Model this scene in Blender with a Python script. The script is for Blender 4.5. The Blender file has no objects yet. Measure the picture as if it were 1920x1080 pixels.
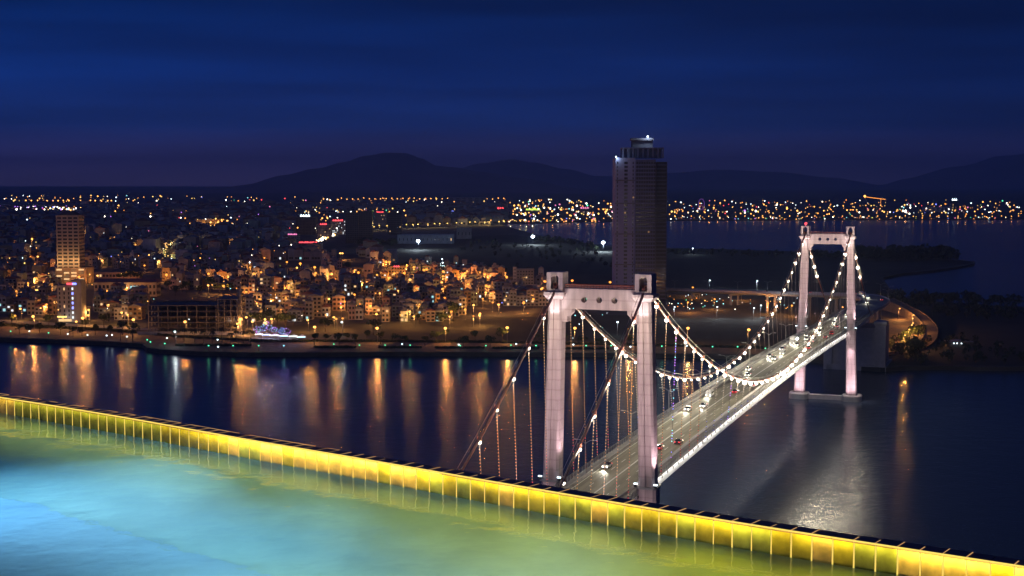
import bpy, math, random
from mathutils import Vector, Matrix
from mathutils.geometry import tessellate_polygon
random.seed(7)
S = bpy.context.scene
COL = S.collection
R = math.radians
# ------------------------------------------------------------------ camera
CAM_H, FPX, PITCH = 115.0, 2600.0, math.atan(198/2600.0)
cam = bpy.data.cameras.new('camera'); camo = bpy.data.objects.new('camera', cam); COL.objects.link(camo)
camo.location = (0, 0, CAM_H); camo.rotation_euler = (math.pi/2-PITCH, 0, 0)
cam.sensor_width = 36; cam.lens = 36*FPX/1920; cam.clip_start = 0.2; cam.clip_end = 90000
S.camera = camo
S.render.engine = 'CYCLES'
S.view_settings.view_transform = 'Standard'; S.view_settings.look = 'None'
S.view_settings.exposure = 0; S.view_settings.gamma = 1; S.view_settings.use_curve_mapping = False
cy = S.cycles
cy.use_denoising = True
try: cy.denoiser = 'OPENIMAGEDENOISE'
except Exception: pass
cy.max_bounces = 5; cy.diffuse_bounces = 2; cy.glossy_bounces = 3; cy.transmission_bounces = 4; cy.transparent_max_bounces = 6
cy.sample_clamp_indirect = 2.5; cy.sample_clamp_direct = 0; cy.caustics_reflective = False; cy.caustics_refractive = False
cy.use_light_tree = True; cy.pixel_filter_type = 'BLACKMAN_HARRIS'; cy.filter_width = 1.5
# ------------------------------------------------------------------ world: late dusk sky
def srgb(r, g, b):
    return tuple(((c/255)/12.92 if c/255 <= .04045 else ((c/255+.055)/1.055)**2.4) for c in (r, g, b))
Wd = bpy.data.worlds.new('World'); S.world = Wd; Wd.use_nodes = True
nt = Wd.node_tree; nt.nodes.clear(); N = nt.nodes.new; L = nt.links.new
wo = N('ShaderNodeOutputWorld'); bg = N('ShaderNodeBackground'); L(bg.outputs[0], wo.inputs[0])
tc = N('ShaderNodeTexCoord'); sp = N('ShaderNodeSeparateXYZ'); L(tc.outputs['Generated'], sp.inputs[0])
az = N('ShaderNodeMath'); az.operation = 'ARCTAN2'; L(sp.outputs[0], az.inputs[0]); L(sp.outputs[1], az.inputs[1])
rmp = N('ShaderNodeValToRGB'); mr = N('ShaderNodeMapRange'); mr.inputs[1].default_value = 0; mr.inputs[2].default_value = 0.5
L(sp.outputs[2], mr.inputs[0]); L(mr.outputs[0], rmp.inputs[0])
els = rmp.color_ramp.elements
stops = [(0.0, srgb(98, 88, 148)), (.03, srgb(72, 70, 138)), (.08, srgb(26, 58, 136)), (.15, srgb(10, 50, 128)), (.24, srgb(2, 37, 100)), (.32, srgb(1, 30, 88)), (1.0, srgb(10, 36, 98))]
els[0].position = 0; els[1].position = 1
for p, c in stops[1:-1]: els.new(p)
for e, (p, c) in zip(sorted(els, key=lambda e: e.position), stops): e.color = (*c, 1)
# streaky thin cloud bands
cmb = N('ShaderNodeCombineXYZ'); m1 = N('ShaderNodeMath'); m1.operation = 'MULTIPLY'; m1.inputs[1].default_value = 2.6
m2 = N('ShaderNodeMath'); m2.operation = 'MULTIPLY'; m2.inputs[1].default_value = 34
L(az.outputs[0], m1.inputs[0]); L(sp.outputs[2], m2.inputs[0]); L(m1.outputs[0], cmb.inputs[0]); L(m2.outputs[0], cmb.inputs[1])
ns = N('ShaderNodeTexNoise'); ns.inputs['Scale'].default_value = 1.0; ns.inputs['Detail'].default_value = 4; ns.inputs['Roughness'].default_value = .45
L(cmb.outputs[0], ns.inputs['Vector'])
nr = N('ShaderNodeMapRange'); nr.inputs[1].default_value = .36; nr.inputs[2].default_value = .68; nr.inputs[3].default_value = .74; nr.inputs[4].default_value = 1.28
L(ns.outputs[0], nr.inputs[0])
# broad left to right change of the dusk glow (west is brighter)
ar = N('ShaderNodeMapRange'); ar.inputs[1].default_value = -.5; ar.inputs[2].default_value = .55; ar.inputs[3].default_value = 1.12; ar.inputs[4].default_value = .3
L(az.outputs[0], ar.inputs[0])
mm = N('ShaderNodeMath'); mm.operation = 'MULTIPLY'; L(nr.outputs[0], mm.inputs[0]); L(ar.outputs[0], mm.inputs[1])
hs = N('ShaderNodeVectorMath'); hs.operation = 'SCALE'; L(rmp.outputs[0], hs.inputs[0]); L(mm.outputs[0], hs.inputs['Scale'])
L(hs.outputs[0], bg.inputs[0]); bg.inputs[1].default_value = 1.0
# last light of the sun, far below day strength
sun = bpy.data.lights.new('sun', 'SUN'); sun.energy = .085; sun.angle = R(30); sun.color = (.75, .72, 1)
suno = bpy.data.objects.new('sun', sun); COL.objects.link(suno); suno.rotation_euler = (R(62), 0, R(-38))
# ------------------------------------------------------------------ helpers
def W(x, y, z):
    d = Vector(((x-960)/FPX, (540-y)/FPX, -1)); d = camo.rotation_euler.to_matrix() @ d
    t = (z-CAM_H)/d.z
    return Vector((d.x*t, d.y*t, z))
def WD(x, y, D):
    d = Vector(((x-960)/FPX, (540-y)/FPX, -1)); d = camo.rotation_euler.to_matrix() @ d
    t = D/d.y
    return Vector((d.x*t, D, CAM_H+d.z*t))
def PX(p):
    q = camo.rotation_euler.to_matrix().transposed() @ (Vector(p)-Vector((0, 0, CAM_H)))
    return 960+FPX*q.x/-q.z, 540-FPX*q.y/-q.z
class MB:
    def __init__(s): s.v, s.f, s.m, s.sm = [], [], [], []
    def add(s, vs, fs, mi=0, sm=False):
        b = len(s.v); s.v += [tuple(q) for q in vs]
        for f in fs: s.f.append([b+i for i in f]); s.m.append(mi); s.sm.append(sm)
    def box(s, x0, x1, y0, y1, z0, z1, mi=0, mat=None):
        vs = [Vector((x, y, z)) for z in (z0, z1) for y in (y0, y1) for x in (x0, x1)]
        if mat is not None: vs = [mat @ v for v in vs]
        s.add(vs, [(0, 2, 3, 1), (4, 5, 7, 6), (0, 1, 5, 4), (2, 6, 7, 3), (0, 4, 6, 2), (1, 3, 7, 5)], mi)
    def prism(s, poly, z0, z1, mi=0):
        n = len(poly); vs = [(p[0], p[1], z0) for p in poly]+[(p[0], p[1], z1) for p in poly]
        s.add(vs, [(i, (i+1) % n, n+(i+1) % n, n+i) for i in range(n)], mi)
        for t in tessellate_polygon([[Vector((p[0], p[1], 0)) for p in poly]]):
            s.add([vs[i] for i in t], [(0, 1, 2)], mi); s.add([vs[n+i] for i in t], [(0, 1, 2)], mi)
    def sheet(s, poly, mi=0):
        for t in tessellate_polygon([[Vector((p[0], p[1], 0)) for p in poly]]):
            a, b, c = [Vector(poly[i]) for i in t]
            if (b-a).cross(c-a).z < 0: b, c = c, b
            s.add([a, b, c], [(0, 1, 2)], mi)
    def loft(s, rings, mi=0, sm=False, cap=True):
        n = len(rings[0]); vs = [p for r in rings for p in r]; fs = []
        for k in range(len(rings)-1):
            for i in range(n): fs.append((k*n+i, k*n+(i+1) % n, (k+1)*n+(i+1) % n, (k+1)*n+i))
        if cap: fs += [tuple(range(n))[::-1], tuple(range((len(rings)-1)*n, len(rings)*n))]
        s.add(vs, fs, mi, sm)
    def tube(s, pts, r, n=6, mi=0, sm=True, r2=None):
        rings = []; k = len(pts); pts = [Vector(p) for p in pts]
        for i, p in enumerate(pts):
            t = (pts[min(i+1, k-1)]-pts[max(i-1, 0)]).normalized()
            a = t.cross(Vector((0, 0, 1)) if abs(t.z) < .95 else Vector((1, 0, 0))).normalized(); b = t.cross(a)
            rr = r if r2 is None else r+(r2-r)*i/(k-1)
            rings.append([p+(a*math.cos(2*math.pi*j/n)+b*math.sin(2*math.pi*j/n))*rr for j in range(n)])
        s.loft(rings, mi, sm)
    def octa(s, c, r, mi=0, rz=None):
        c = Vector(c); rz = r if rz is None else rz
        vs = [c+Vector(d) for d in ((r, 0, 0), (0, r, 0), (-r, 0, 0), (0, -r, 0), (0, 0, rz), (0, 0, -rz))]
        s.add(vs, [(0, 1, 4), (1, 2, 4), (2, 3, 4), (3, 0, 4), (1, 0, 5), (2, 1, 5), (3, 2, 5), (0, 3, 5)], mi)
    def ball(s, c, r, mi=0, n=8, m=5, rz=None):
        c = Vector(c); rz = r if rz is None else rz
        s.loft([[c+Vector((r*math.sin(math.pi*(k+.15)/(m+.3))*math.cos(2*math.pi*j/n), r*math.sin(math.pi*(k+.15)/(m+.3))*math.sin(2*math.pi*j/n), -rz*math.cos(math.pi*(k+.15)/(m+.3)))) for j in range(n)] for k in range(m+1)], mi, True)
    def mesh(s, name, mats):
        me = bpy.data.meshes.new(name); me.from_pydata(s.v, [], s.f)
        me.polygons.foreach_set('material_index', s.m); me.polygons.foreach_set('use_smooth', s.sm)
        for m in (mats if isinstance(mats, (list, tuple)) else [mats]): me.materials.append(m)
        me.update(); return me
    def obj(s, name, mats, parent=None, loc=None, rz=0):
        return place(name, s.mesh(name, mats), parent, loc, rz)
def place(name, me, parent=None, loc=None, rz=0):
    o = bpy.data.objects.new(name, me); COL.objects.link(o)
    if parent is not None: o.parent = parent
    if loc is not None: o.location = loc
    o.rotation_euler = (0, 0, rz)
    return o
def tag(o, label=None, cat=None, group=None, kind=None):
    if label: o['label'] = label
    if cat: o['category'] = cat
    if group: o['group'] = group
    if kind: o['kind'] = kind
    return o
def thing(name, loc, rz=0, label=None, cat=None, group=None):
    return tag(place(name, None, None, loc, rz), label, cat, group)
def copy_tree(o, parent=None):
    c = o.copy(); COL.objects.link(c)
    if parent is not None: c.parent = parent
    for ch in list(o.children): copy_tree(ch, c)
    return c
def light(kind, name, loc, energy, color, parent=None, radius=.3, **kw):
    l = bpy.data.lights.new(name, kind); l.energy = energy; l.color = color
    if kind in ('POINT', 'SPOT'): l.shadow_soft_size = radius
    for k, v in kw.items(): setattr(l, k, v)
    o = bpy.data.objects.new(name, l); COL.objects.link(o); o.location = loc
    if parent is not None: o.parent = parent
    return o
def aim(o, frm, to):
    o.rotation_euler = (Vector(to)-Vector(frm)).to_track_quat('-Z', 'Y').to_euler()
def PM(name, col, rough=.8, var=.18, scale=.5, bump=0., metal=0., detail=4, stretch=None, spec=.5):
    m = bpy.data.materials.new(name); m.use_nodes = True; t = m.node_tree; b = t.nodes['Principled BSDF']
    b.inputs['Roughness'].default_value = rough; b.inputs['Metallic'].default_value = metal; b.inputs['Specular IOR Level'].default_value = spec
    co = t.nodes.new('ShaderNodeTexCoord'); mp = t.nodes.new('ShaderNodeMapping'); t.links.new(co.outputs['Object'], mp.inputs[0])
    if stretch: mp.inputs['Scale'].default_value = stretch
    n = t.nodes.new('ShaderNodeTexNoise'); n.inputs['Scale'].default_value = scale; n.inputs['Detail'].default_value = detail
    t.links.new(mp.outputs[0], n.inputs['Vector'])
    r = t.nodes.new('ShaderNodeValToRGB'); r.color_ramp.elements[0].position = .3; r.color_ramp.elements[1].position = .7
    r.color_ramp.elements[0].color = (*[c*(1-var) for c in col], 1); r.color_ramp.elements[1].color = (*[min(1, c*(1+var)) for c in col], 1)
    t.links.new(n.outputs[0], r.inputs[0]); t.links.new(r.outputs[0], b.inputs['Base Color'])
    if bump:
        bp = t.nodes.new('ShaderNodeBump'); bp.inputs['Strength'].default_value = bump; t.links.new(n.outputs[0], bp.inputs['Height']); t.links.new(bp.outputs[0], b.inputs['Normal'])
    return m
def EM(name, col, s, sample=False):
    m = bpy.data.materials.new(name); m.use_nodes = True; t = m.node_tree; t.nodes.clear()
    e = t.nodes.new('ShaderNodeEmission'); o = t.nodes.new('ShaderNodeOutputMaterial'); t.links.new(e.outputs[0], o.inputs[0])
    e.inputs[0].default_value = (*col, 1); e.inputs[1].default_value = s
    if not sample: m.cycles.emission_sampling = 'NONE'
    return m
M = {}
M['concrete'] = PM('concrete', (.42, .40, .39), .85, .12, .4)
M['concrete_dark'] = PM('dark_concrete', (.2, .19, .19), .9, .2, .3)
M['tower'] = PM('tower_concrete', (.43, .335, .355), .8, .22, .9, stretch=(1, 1, .1))
def pour_lines(m):
    t = m.node_tree; b = t.nodes['Principled BSDF']; src = b.inputs['Base Color'].links[0].from_socket
    co = t.nodes.new('ShaderNodeTexCoord'); w = t.nodes.new('ShaderNodeTexWave'); w.bands_direction = 'Z'; w.inputs['Scale'].default_value = .12; w.inputs['Distortion'].default_value = .15
    t.links.new(co.outputs['Object'], w.inputs['Vector']); r = t.nodes.new('ShaderNodeValToRGB'); r.color_ramp.elements[0].position = .9; r.color_ramp.elements[1].position = .99; r.color_ramp.elements[0].color = (1, 1, 1, 1); r.color_ramp.elements[1].color = (.86, .83, .83, 1)
    t.links.new(w.outputs[1], r.inputs[0]); mx = t.nodes.new('ShaderNodeMix'); mx.data_type = 'RGBA'; mx.blend_type = 'MULTIPLY'; mx.inputs[0].default_value = 1
    t.links.new(src, mx.inputs[6]); t.links.new(r.outputs[0], mx.inputs[7]); t.links.new(mx.outputs[2], b.inputs['Base Color'])
pour_lines(M['tower'])
M['recess'] = PM('recess_shadow_paint', (.4, .36, .37), .8, .1, .4)
M['asphalt'] = PM('asphalt', (.20, .195, .165), .75, .35, .12, detail=6)
M['walk'] = PM('walkway', (.16, .15, .14), .8, .2, .5)
M['white_paint'] = PM('white_paint', (.75, .74, .7), .6, .12, 1)
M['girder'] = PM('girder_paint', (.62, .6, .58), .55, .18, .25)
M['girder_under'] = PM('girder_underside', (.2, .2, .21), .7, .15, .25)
M['rail'] = PM('rail_paint', (.22, .22, .22), .5, .1, 2)
M['cable'] = PM('red_cable_paint', (.24, .07, .05), .45, .2, 1)
M['rope'] = PM('hand_rope', (.4, .38, .36), .5, .1, 1)
M['hanger'] = PM('hanger_rope', (.15, .11, .10), .5, .2, 1)
M['steel'] = PM('galvanised_steel', (.3, .3, .31), .45, .1, 2, metal=.6)
M['black'] = PM('black_metal', (.03, .03, .035), .5, .1, 2)
M['ground'] = PM('city_ground', (.05, .047, .045), .95, .4, .03, detail=8)
M['grass'] = PM('grass_land', (.013, .016, .009), .95, .5, .05, detail=8)
M['scrub'] = PM('scrub_land', (.016, .018, .014), .95, .5, .02, detail=8)
M['prom'] = PM('promenade_paving', (.15, .105, .07), .8, .35, .15, detail=6)
M['quay'] = PM('quay_stone', (.06, .058, .055), .9, .3, .2)
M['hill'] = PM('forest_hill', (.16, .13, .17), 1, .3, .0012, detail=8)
M['leaf'] = PM('tree_leaf', (.045, .07, .02), .7, .4, .5)
M['leaf_dark'] = PM('dark_leaf', (.02, .03, .012), .8, .4, .3)
M['bark'] = PM('bark', (.09, .07, .05), .9, .2, 2)
M['glass_dark'] = PM('dark_window_glass', (.02, .022, .028), .15, .2, .6)
M['e_white'] = EM('lamp_white', (1, .9, .74), 7)
M['e_cool'] = EM('lamp_cool', (.72, .9, 1), 5)
M['e_amber'] = EM('lamp_amber', (1, .42, .09), 4.2)
M['e_orange'] = EM('lamp_orange', (1, .33, .05), 2.6)
M['e_green'] = EM('lamp_green', (.12, 1, .5), 2.2)
M['e_cyan'] = EM('lamp_cyan', (.3, .9, 1), 3)
M['e_blue'] = EM('lamp_blue', (.2, .25, 1), 3)
M['e_purple'] = EM('lamp_purple', (.55, .2, 1), 2.5)
M['e_red'] = EM('lamp_red', (1, .08, .1), 2.5)
M['e_pink'] = EM('lamp_pink', (1, .25, .55), 1.6)
M['e_yellow'] = EM('lamp_yellow', (1, .62, .16), 2.8)
M['e_lime'] = EM('lamp_lime', (.6, 1, .1), 2)
M['e_flood'] = EM('lamp_flood', (.75, .9, 1), 14)
M['w_warm'] = EM('window_warm', (1, .62, .28), 1.1)
M['w_white'] = EM('window_white', (.85, .95, 1), 1.3)
M['w_cyan'] = EM('window_cyan', (.45, .9, .95), .9)
M['w_dim'] = EM('window_dim', (1, .55, .25), .25)
M['dot_amber'] = EM('string_amber', (1, .5, .18), 1.6)
M['dot_white'] = EM('string_white', (1, .85, .65), 1.5)
ORD = 'nearest,second,third,fourth,fifth,sixth,seventh,eighth,ninth,tenth,eleventh,twelfth,thirteenth,fourteenth,fifteenth,sixteenth,seventeenth,eighteenth,nineteenth,twentieth'.split(',')
LAND = [('hotel tower', 130, 465), ('red-signed narrow block', 130, 570), ('school block', 232, 541), ('concrete frame', 352, 590),
        ('market tents', 515, 630), ('dark office slab', 673, 425), ('tall dark tower', 1202, 450), ('orange corner house', 744, 510),
        ('blank-walled hall', 578, 465), ('near bridge tower', 1127, 600), ('far bridge tower', 1552, 560), ('bridge anchorage', 1605, 650), ('pillar house', 637, 505), ('open balconies block', 982, 525)]
def number_labels(items, marks=None):
    """items: (object, px point, phrase). Adds where the thing stands to its phrase; counts outwards where phrases still agree."""
    by = {}
    for o, (x, y), ph in items:
        nm, lx, ly = min(marks or LAND, key=lambda l: math.hypot(l[1]-x, (l[2]-y)*1.6))
        dx, dy = x-lx, y-ly
        rel = ('left of' if dx < 0 else 'right of') if abs(dx) > abs(dy)*1.3 else ('behind' if dy < 0 else 'in front of')
        by.setdefault((ph, rel, nm), []).append((math.hypot(dx, dy), o))
    for (ph, rel, nm), l in by.items():
        l.sort(key=lambda t: t[0])
        for i, (d, o) in enumerate(l):
            if len(l) == 1: o['label'] = '%s, %s the %s' % (ph, rel, nm)
            elif i < len(ORD): o['label'] = '%s, %s %s the %s' % (ph, ORD[i], rel, nm)
            else: o['label'] = '%s, far out %s the %s' % (ph, rel, nm)
# ------------------------------------------------------------------ setting: water, land, far shore, hills
def water_mat(name, base, rough, s1, b1, s2, b2, spec=.5):
    m = bpy.data.materials.new(name); m.use_nodes = True; t = m.node_tree; b = t.nodes['Principled BSDF']
    b.inputs['Base Color'].default_value = (*base, 1); b.inputs['Roughness'].default_value = rough; b.inputs['IOR'].default_value = 1.333
    b.inputs['Specular IOR Level'].default_value = spec
    co = t.nodes.new('ShaderNodeTexCoord'); prev = None
    for s, st in ((s1, b1), (s2, b2)):
        n = t.nodes.new('ShaderNodeTexNoise'); n.inputs['Scale'].default_value = s; n.inputs['Detail'].default_value = 3; t.links.new(co.outputs['Object'], n.inputs['Vector'])
        bp = t.nodes.new('ShaderNodeBump'); bp.inputs['Strength'].default_value = st; bp.inputs['Distance'].default_value = 1.0/s*.12
        t.links.new(n.outputs[0], bp.inputs['Height'])
        if prev: t.links.new(prev.outputs[0], bp.inputs['Normal'])
        prev = bp
    t.links.new(prev.outputs[0], b.inputs['Normal'])
    return m
M['water'] = water_mat('bay_water', (.034, .052, .082), .215, .11, .2, .45, .55, .33)
mb = MB(); mb.add([(-20000, -400, 0), (30000, -400, 0), (30000, 39000, 0), (-20000, 39000, 0)], [(0, 1, 2, 3)])
tag(mb.obj('water', M['water']), 'dark navy bay and river mouth', kind='structure')
GZ = 2.5
def pxl(pts, z=GZ): return [tuple(W(x, y, z)) for x, y in pts]
near_shore = [(-420, 626), (0, 634), (100, 637), (200, 641), (268, 645), (276, 652), (300, 656), (380, 660), (470, 662), (560, 662), (700, 661), (860, 661), (1000, 662), (1150, 663), (1300, 665), (1420, 667), (1500, 669), (1545, 676), (1570, 684), (1650, 690), (1700, 687), (1760, 686), (1840, 688), (1920, 688), (2500, 690)]
inlet = [(2500, 566), (1990, 577), (1920, 575), (1860, 572), (1800, 568), (1740, 564), (1710, 562), (1685, 554), (1668, 540), (1655, 522), (1668, 514), (1700, 512), (1750, 507), (1790, 501), (1826, 495), (1828, 491), (1800, 487), (1750, 483), (1690, 480), (1620, 477), (1540, 473), (1450, 470), (1350, 467), (1260, 465), (1160, 462), (1090, 455), (1030, 446), (980, 433), (950, 424), (938, 419), (950, 417.5)]
far_shore = [(1000, 417.5), (1060, 415.5), (1150, 414), (1260, 412.5), (1400, 412), (1600, 411.5), (1780, 411), (1920, 410), (2600, 409)]
poly = pxl(near_shore+inlet+far_shore)+[(30000, 40000, GZ), (-30000, 40000, GZ), (-20000, 3000, GZ)]
mb = MB(); mb.prism([p[:2] for p in poly], -2, GZ)
tag(mb.obj('ground', M['ground']), 'low city ground running from the quay to the hills', kind='structure')
# quay edge: a low stone kerb on the water front, left half of the river
mb = MB(); q = pxl(near_shore[:17])
for a, b in zip(q[:-1], q[1:]):
    a, b = Vector(a), Vector(b); d = (b-a).normalized(); n = Vector((-d.y, d.x, 0))*1.2
    o = Vector((0, 0, -3.2)); h = Vector((0, 0, .35)); a2 = a-n*.3; b2 = b-n*.3
    mb.loft([[a2+o, a2+h, a+n+h, a+n+o], [b2+o, b2+h, b+n+h, b+n+o]])
tag(mb.obj('quay_wall', M['quay']), 'dark stone quay wall along the river', kind='structure')
# promenade strip, inland grass belt, land behind the bridge, headland
prom_in = [(-420, 603), (0, 612), (100, 616), (200, 621), (270, 627), (330, 633), (400, 637), (480, 641), (560, 642), (700, 642), (860, 643), (1000, 645), (1150, 648), (1300, 651), (1420, 654), (1500, 657)]
prom_out = [(1500, 666), (1420, 664.5), (1300, 662.5), (1150, 661), (1000, 660), (860, 659), (700, 659), (560, 660), (470, 660), (380, 658), (300, 654), (278, 650), (270, 643), (200, 639), (100, 635), (0, 632), (-420, 624.5)]
mb = MB(); mb.sheet(pxl(prom_in+prom_out, GZ+.05)); tag(mb.obj('promenade', M['prom']), 'paved riverfront promenade', kind='structure')
mb = MB(); mb.sheet(pxl([(250, 626), (480, 640), (1000, 644), (1500, 656), (1530, 610), (1250, 592), (1000, 588), (860, 600), (700, 606), (600, 604), (470, 620)], GZ+.02))
tag(mb.obj('field', M['grass']), 'dark open field behind the promenade', kind='structure')
mb = MB(); mb.sheet(pxl([(-400, 600), (0, 610), (250, 625), (260, 606), (0, 596), (-400, 588)], GZ+.02))
tag(mb.obj('lawn', M['grass']), 'lawn strip with trees beside the promenade', kind='structure')
mb = MB(); mb.sheet(pxl([(640, 462), (700, 452), (960, 440), (1030, 450), (1160, 464), (1350, 468.5), (1540, 474.5), (1690, 481.5), (1800, 489), (1824, 493), (1700, 511), (1650, 521), (1662, 540), (1685, 556), (1560, 640), (1250, 570), (1000, 520), (830, 500), (740, 484)], GZ+.04))
tag(mb.obj('headland', M['scrub']), 'dark scrub covered headland', kind='structure')
mb = MB(); mb.sheet(pxl([(1690, 570), (1760, 567), (1860, 574), (1920, 577), (2400, 580), (2400, 686), (1920, 686), (1760, 684), (1672, 685), (1680, 640)], GZ+.04))
tag(mb.obj('shore', M['scrub']), 'dark wooded shore by the approach road', kind='structure')
# riverside road behind the promenade and the avenue
mb = MB(); mb.sheet(pxl([(-420, 595), (0, 604), (250, 618), (470, 632), (470, 628), (250, 613), (0, 599), (-420, 590)], GZ+.08))
tag(mb.obj('riverside_road', M['asphalt']), 'riverside road between lawn and houses', kind='structure')
# hills
prof = [(-500, 372), (300, 372), (380, 366), (430, 352), (480, 345), (540, 328), (600, 315), (650, 303), (690, 291), (730, 285), (760, 286), (790, 296), (820, 310), (850, 313), (900, 306), (960, 298), (1000, 304), (1060, 316), (1120, 330), (1200, 333), (1260, 324), (1350, 318), (1450, 322), (1550, 332), (1640, 347), (1700, 335), (1800, 312), (1880, 292), (1960, 284), (2100, 300), (2500, 340)]
def hill(name, pts, D, depth, label, seed, tail):
    rnd = random.Random(seed); nx, ny = 150, 14; x0, x1 = pts[0][0], pts[-1][0]; vs, fs = [], []
    ph = [rnd.uniform(0, 6.28) for _ in range(12)]
    for j in range(ny):
        v = j/(ny-1); prof_v = math.sin(math.pi*min(1, v*.55+.02))**1.15 if v < .9 else math.sin(math.pi*.5)*(1-(v-.9)*9.5)
        for i in range(nx):
            x = x0+(x1-x0)*i/(nx-1)
            k = max(q for q in range(len(pts)-1) if pts[q][0] <= x or q == 0); (xa, ya), (xb, yb) = pts[k], pts[k+1]
            s = max(0, min(1, (x-xa)/(xb-xa))); y = ya+(yb-ya)*(s*s*(3-2*s))
            top = WD(x, y, D).z; top = max(3, top); wob = sum(math.sin(x*.013*(h+1)+ph[h]+v*5*(h % 3))/(h+1) for h in range(8))
            yy = D+depth*(v-.8)+wob*depth*.03; z = max(-30, (top+wob*14*min(1, top/200)*(1 if v < .75 else .35))*prof_v)
            vs.append(((x-960)/FPX*D*(.92+.1*v), yy, z))
    for j in range(ny-1):
        for i in range(nx-1): fs.append((j*nx+i, j*nx+i+1, (j+1)*nx+i+1, (j+1)*nx+i))
    mb = MB(); mb.add(vs, fs, 0, True); return tag(mb.obj(name, M['hill']), label, kind='structure')
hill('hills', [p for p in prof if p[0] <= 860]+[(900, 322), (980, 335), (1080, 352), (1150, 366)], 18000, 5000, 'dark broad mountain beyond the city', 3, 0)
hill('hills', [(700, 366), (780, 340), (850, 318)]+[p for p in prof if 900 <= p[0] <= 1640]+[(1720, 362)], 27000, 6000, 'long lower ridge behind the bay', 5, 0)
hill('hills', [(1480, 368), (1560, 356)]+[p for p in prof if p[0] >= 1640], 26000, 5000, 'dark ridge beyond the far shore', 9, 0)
# ------------------------------------------------------------------ suspension bridge
T1 = W(1127, 511.5, 92); T2 = W(1553, 424, 92); T1.z = T2.z = 0
ax = (T2-T1); SPAN = ax.length; ax.normalize(); BZ = math.atan2(-ax.x, ax.y)
bridge = thing('suspension_bridge', T1, BZ, 'floodlit pale suspension bridge with two portal towers crossing the river', 'bridge')
def BL(p): return Matrix.Translation(T1) @ Matrix.Rotation(BZ, 4, 'Z') @ Vector(p)      # bridge frame to world
def LB(p): return (Matrix.Translation(T1) @ Matrix.Rotation(BZ, 4, 'Z')).inverted() @ Vector(p)
def deck_z(y):
    return 36+2.3*max(0, 1-((y-SPAN/2)/(SPAN/2))**2) if 0 <= y <= SPAN else 36-.004*abs(y if y < 0 else y-SPAN)
HW = 9.6                       # half width of the deck
CX = 11.75                     # half spacing of the cables
SADDLE = 88.4
SIDE = 100.0; DECKSIDE = 126.0
def leg_x(z): return 11.75+(86-z)/86*2.0
def cable_z(y):
    if 0 <= y <= SPAN:
        s = (y-SPAN/2)/(SPAN/2); low = 41.4; return low+(SADDLE-low)*s*s
    s = (-y if y < 0 else y-SPAN)/SIDE; end = 36.6
    return SADDLE+(end-SADDLE)*s-4*3.0*s*(1-s)
def oct_ring(cx, cyy, z, hx, hy, ch, notch=True):
    g, d = .55, .38
    p = [(-hx, -hy+ch), (-hx+ch, -hy)]
    if notch: p += [(-g+.3, -hy), (-g+.3, -hy+d), (g+.3, -hy+d), (g+.3, -hy)]
    p += [(hx-ch, -hy), (hx, -hy+ch), (hx, hy-ch), (hx-ch, hy)]
    if notch: p += [(g+.3, hy), (g+.3, hy-d), (-g+.3, hy-d), (-g+.3, hy)]
    p += [(-hx+ch, hy), (-hx, hy-ch)]
    return [(cx+a, cyy+b, z) for a, b in p]
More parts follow.
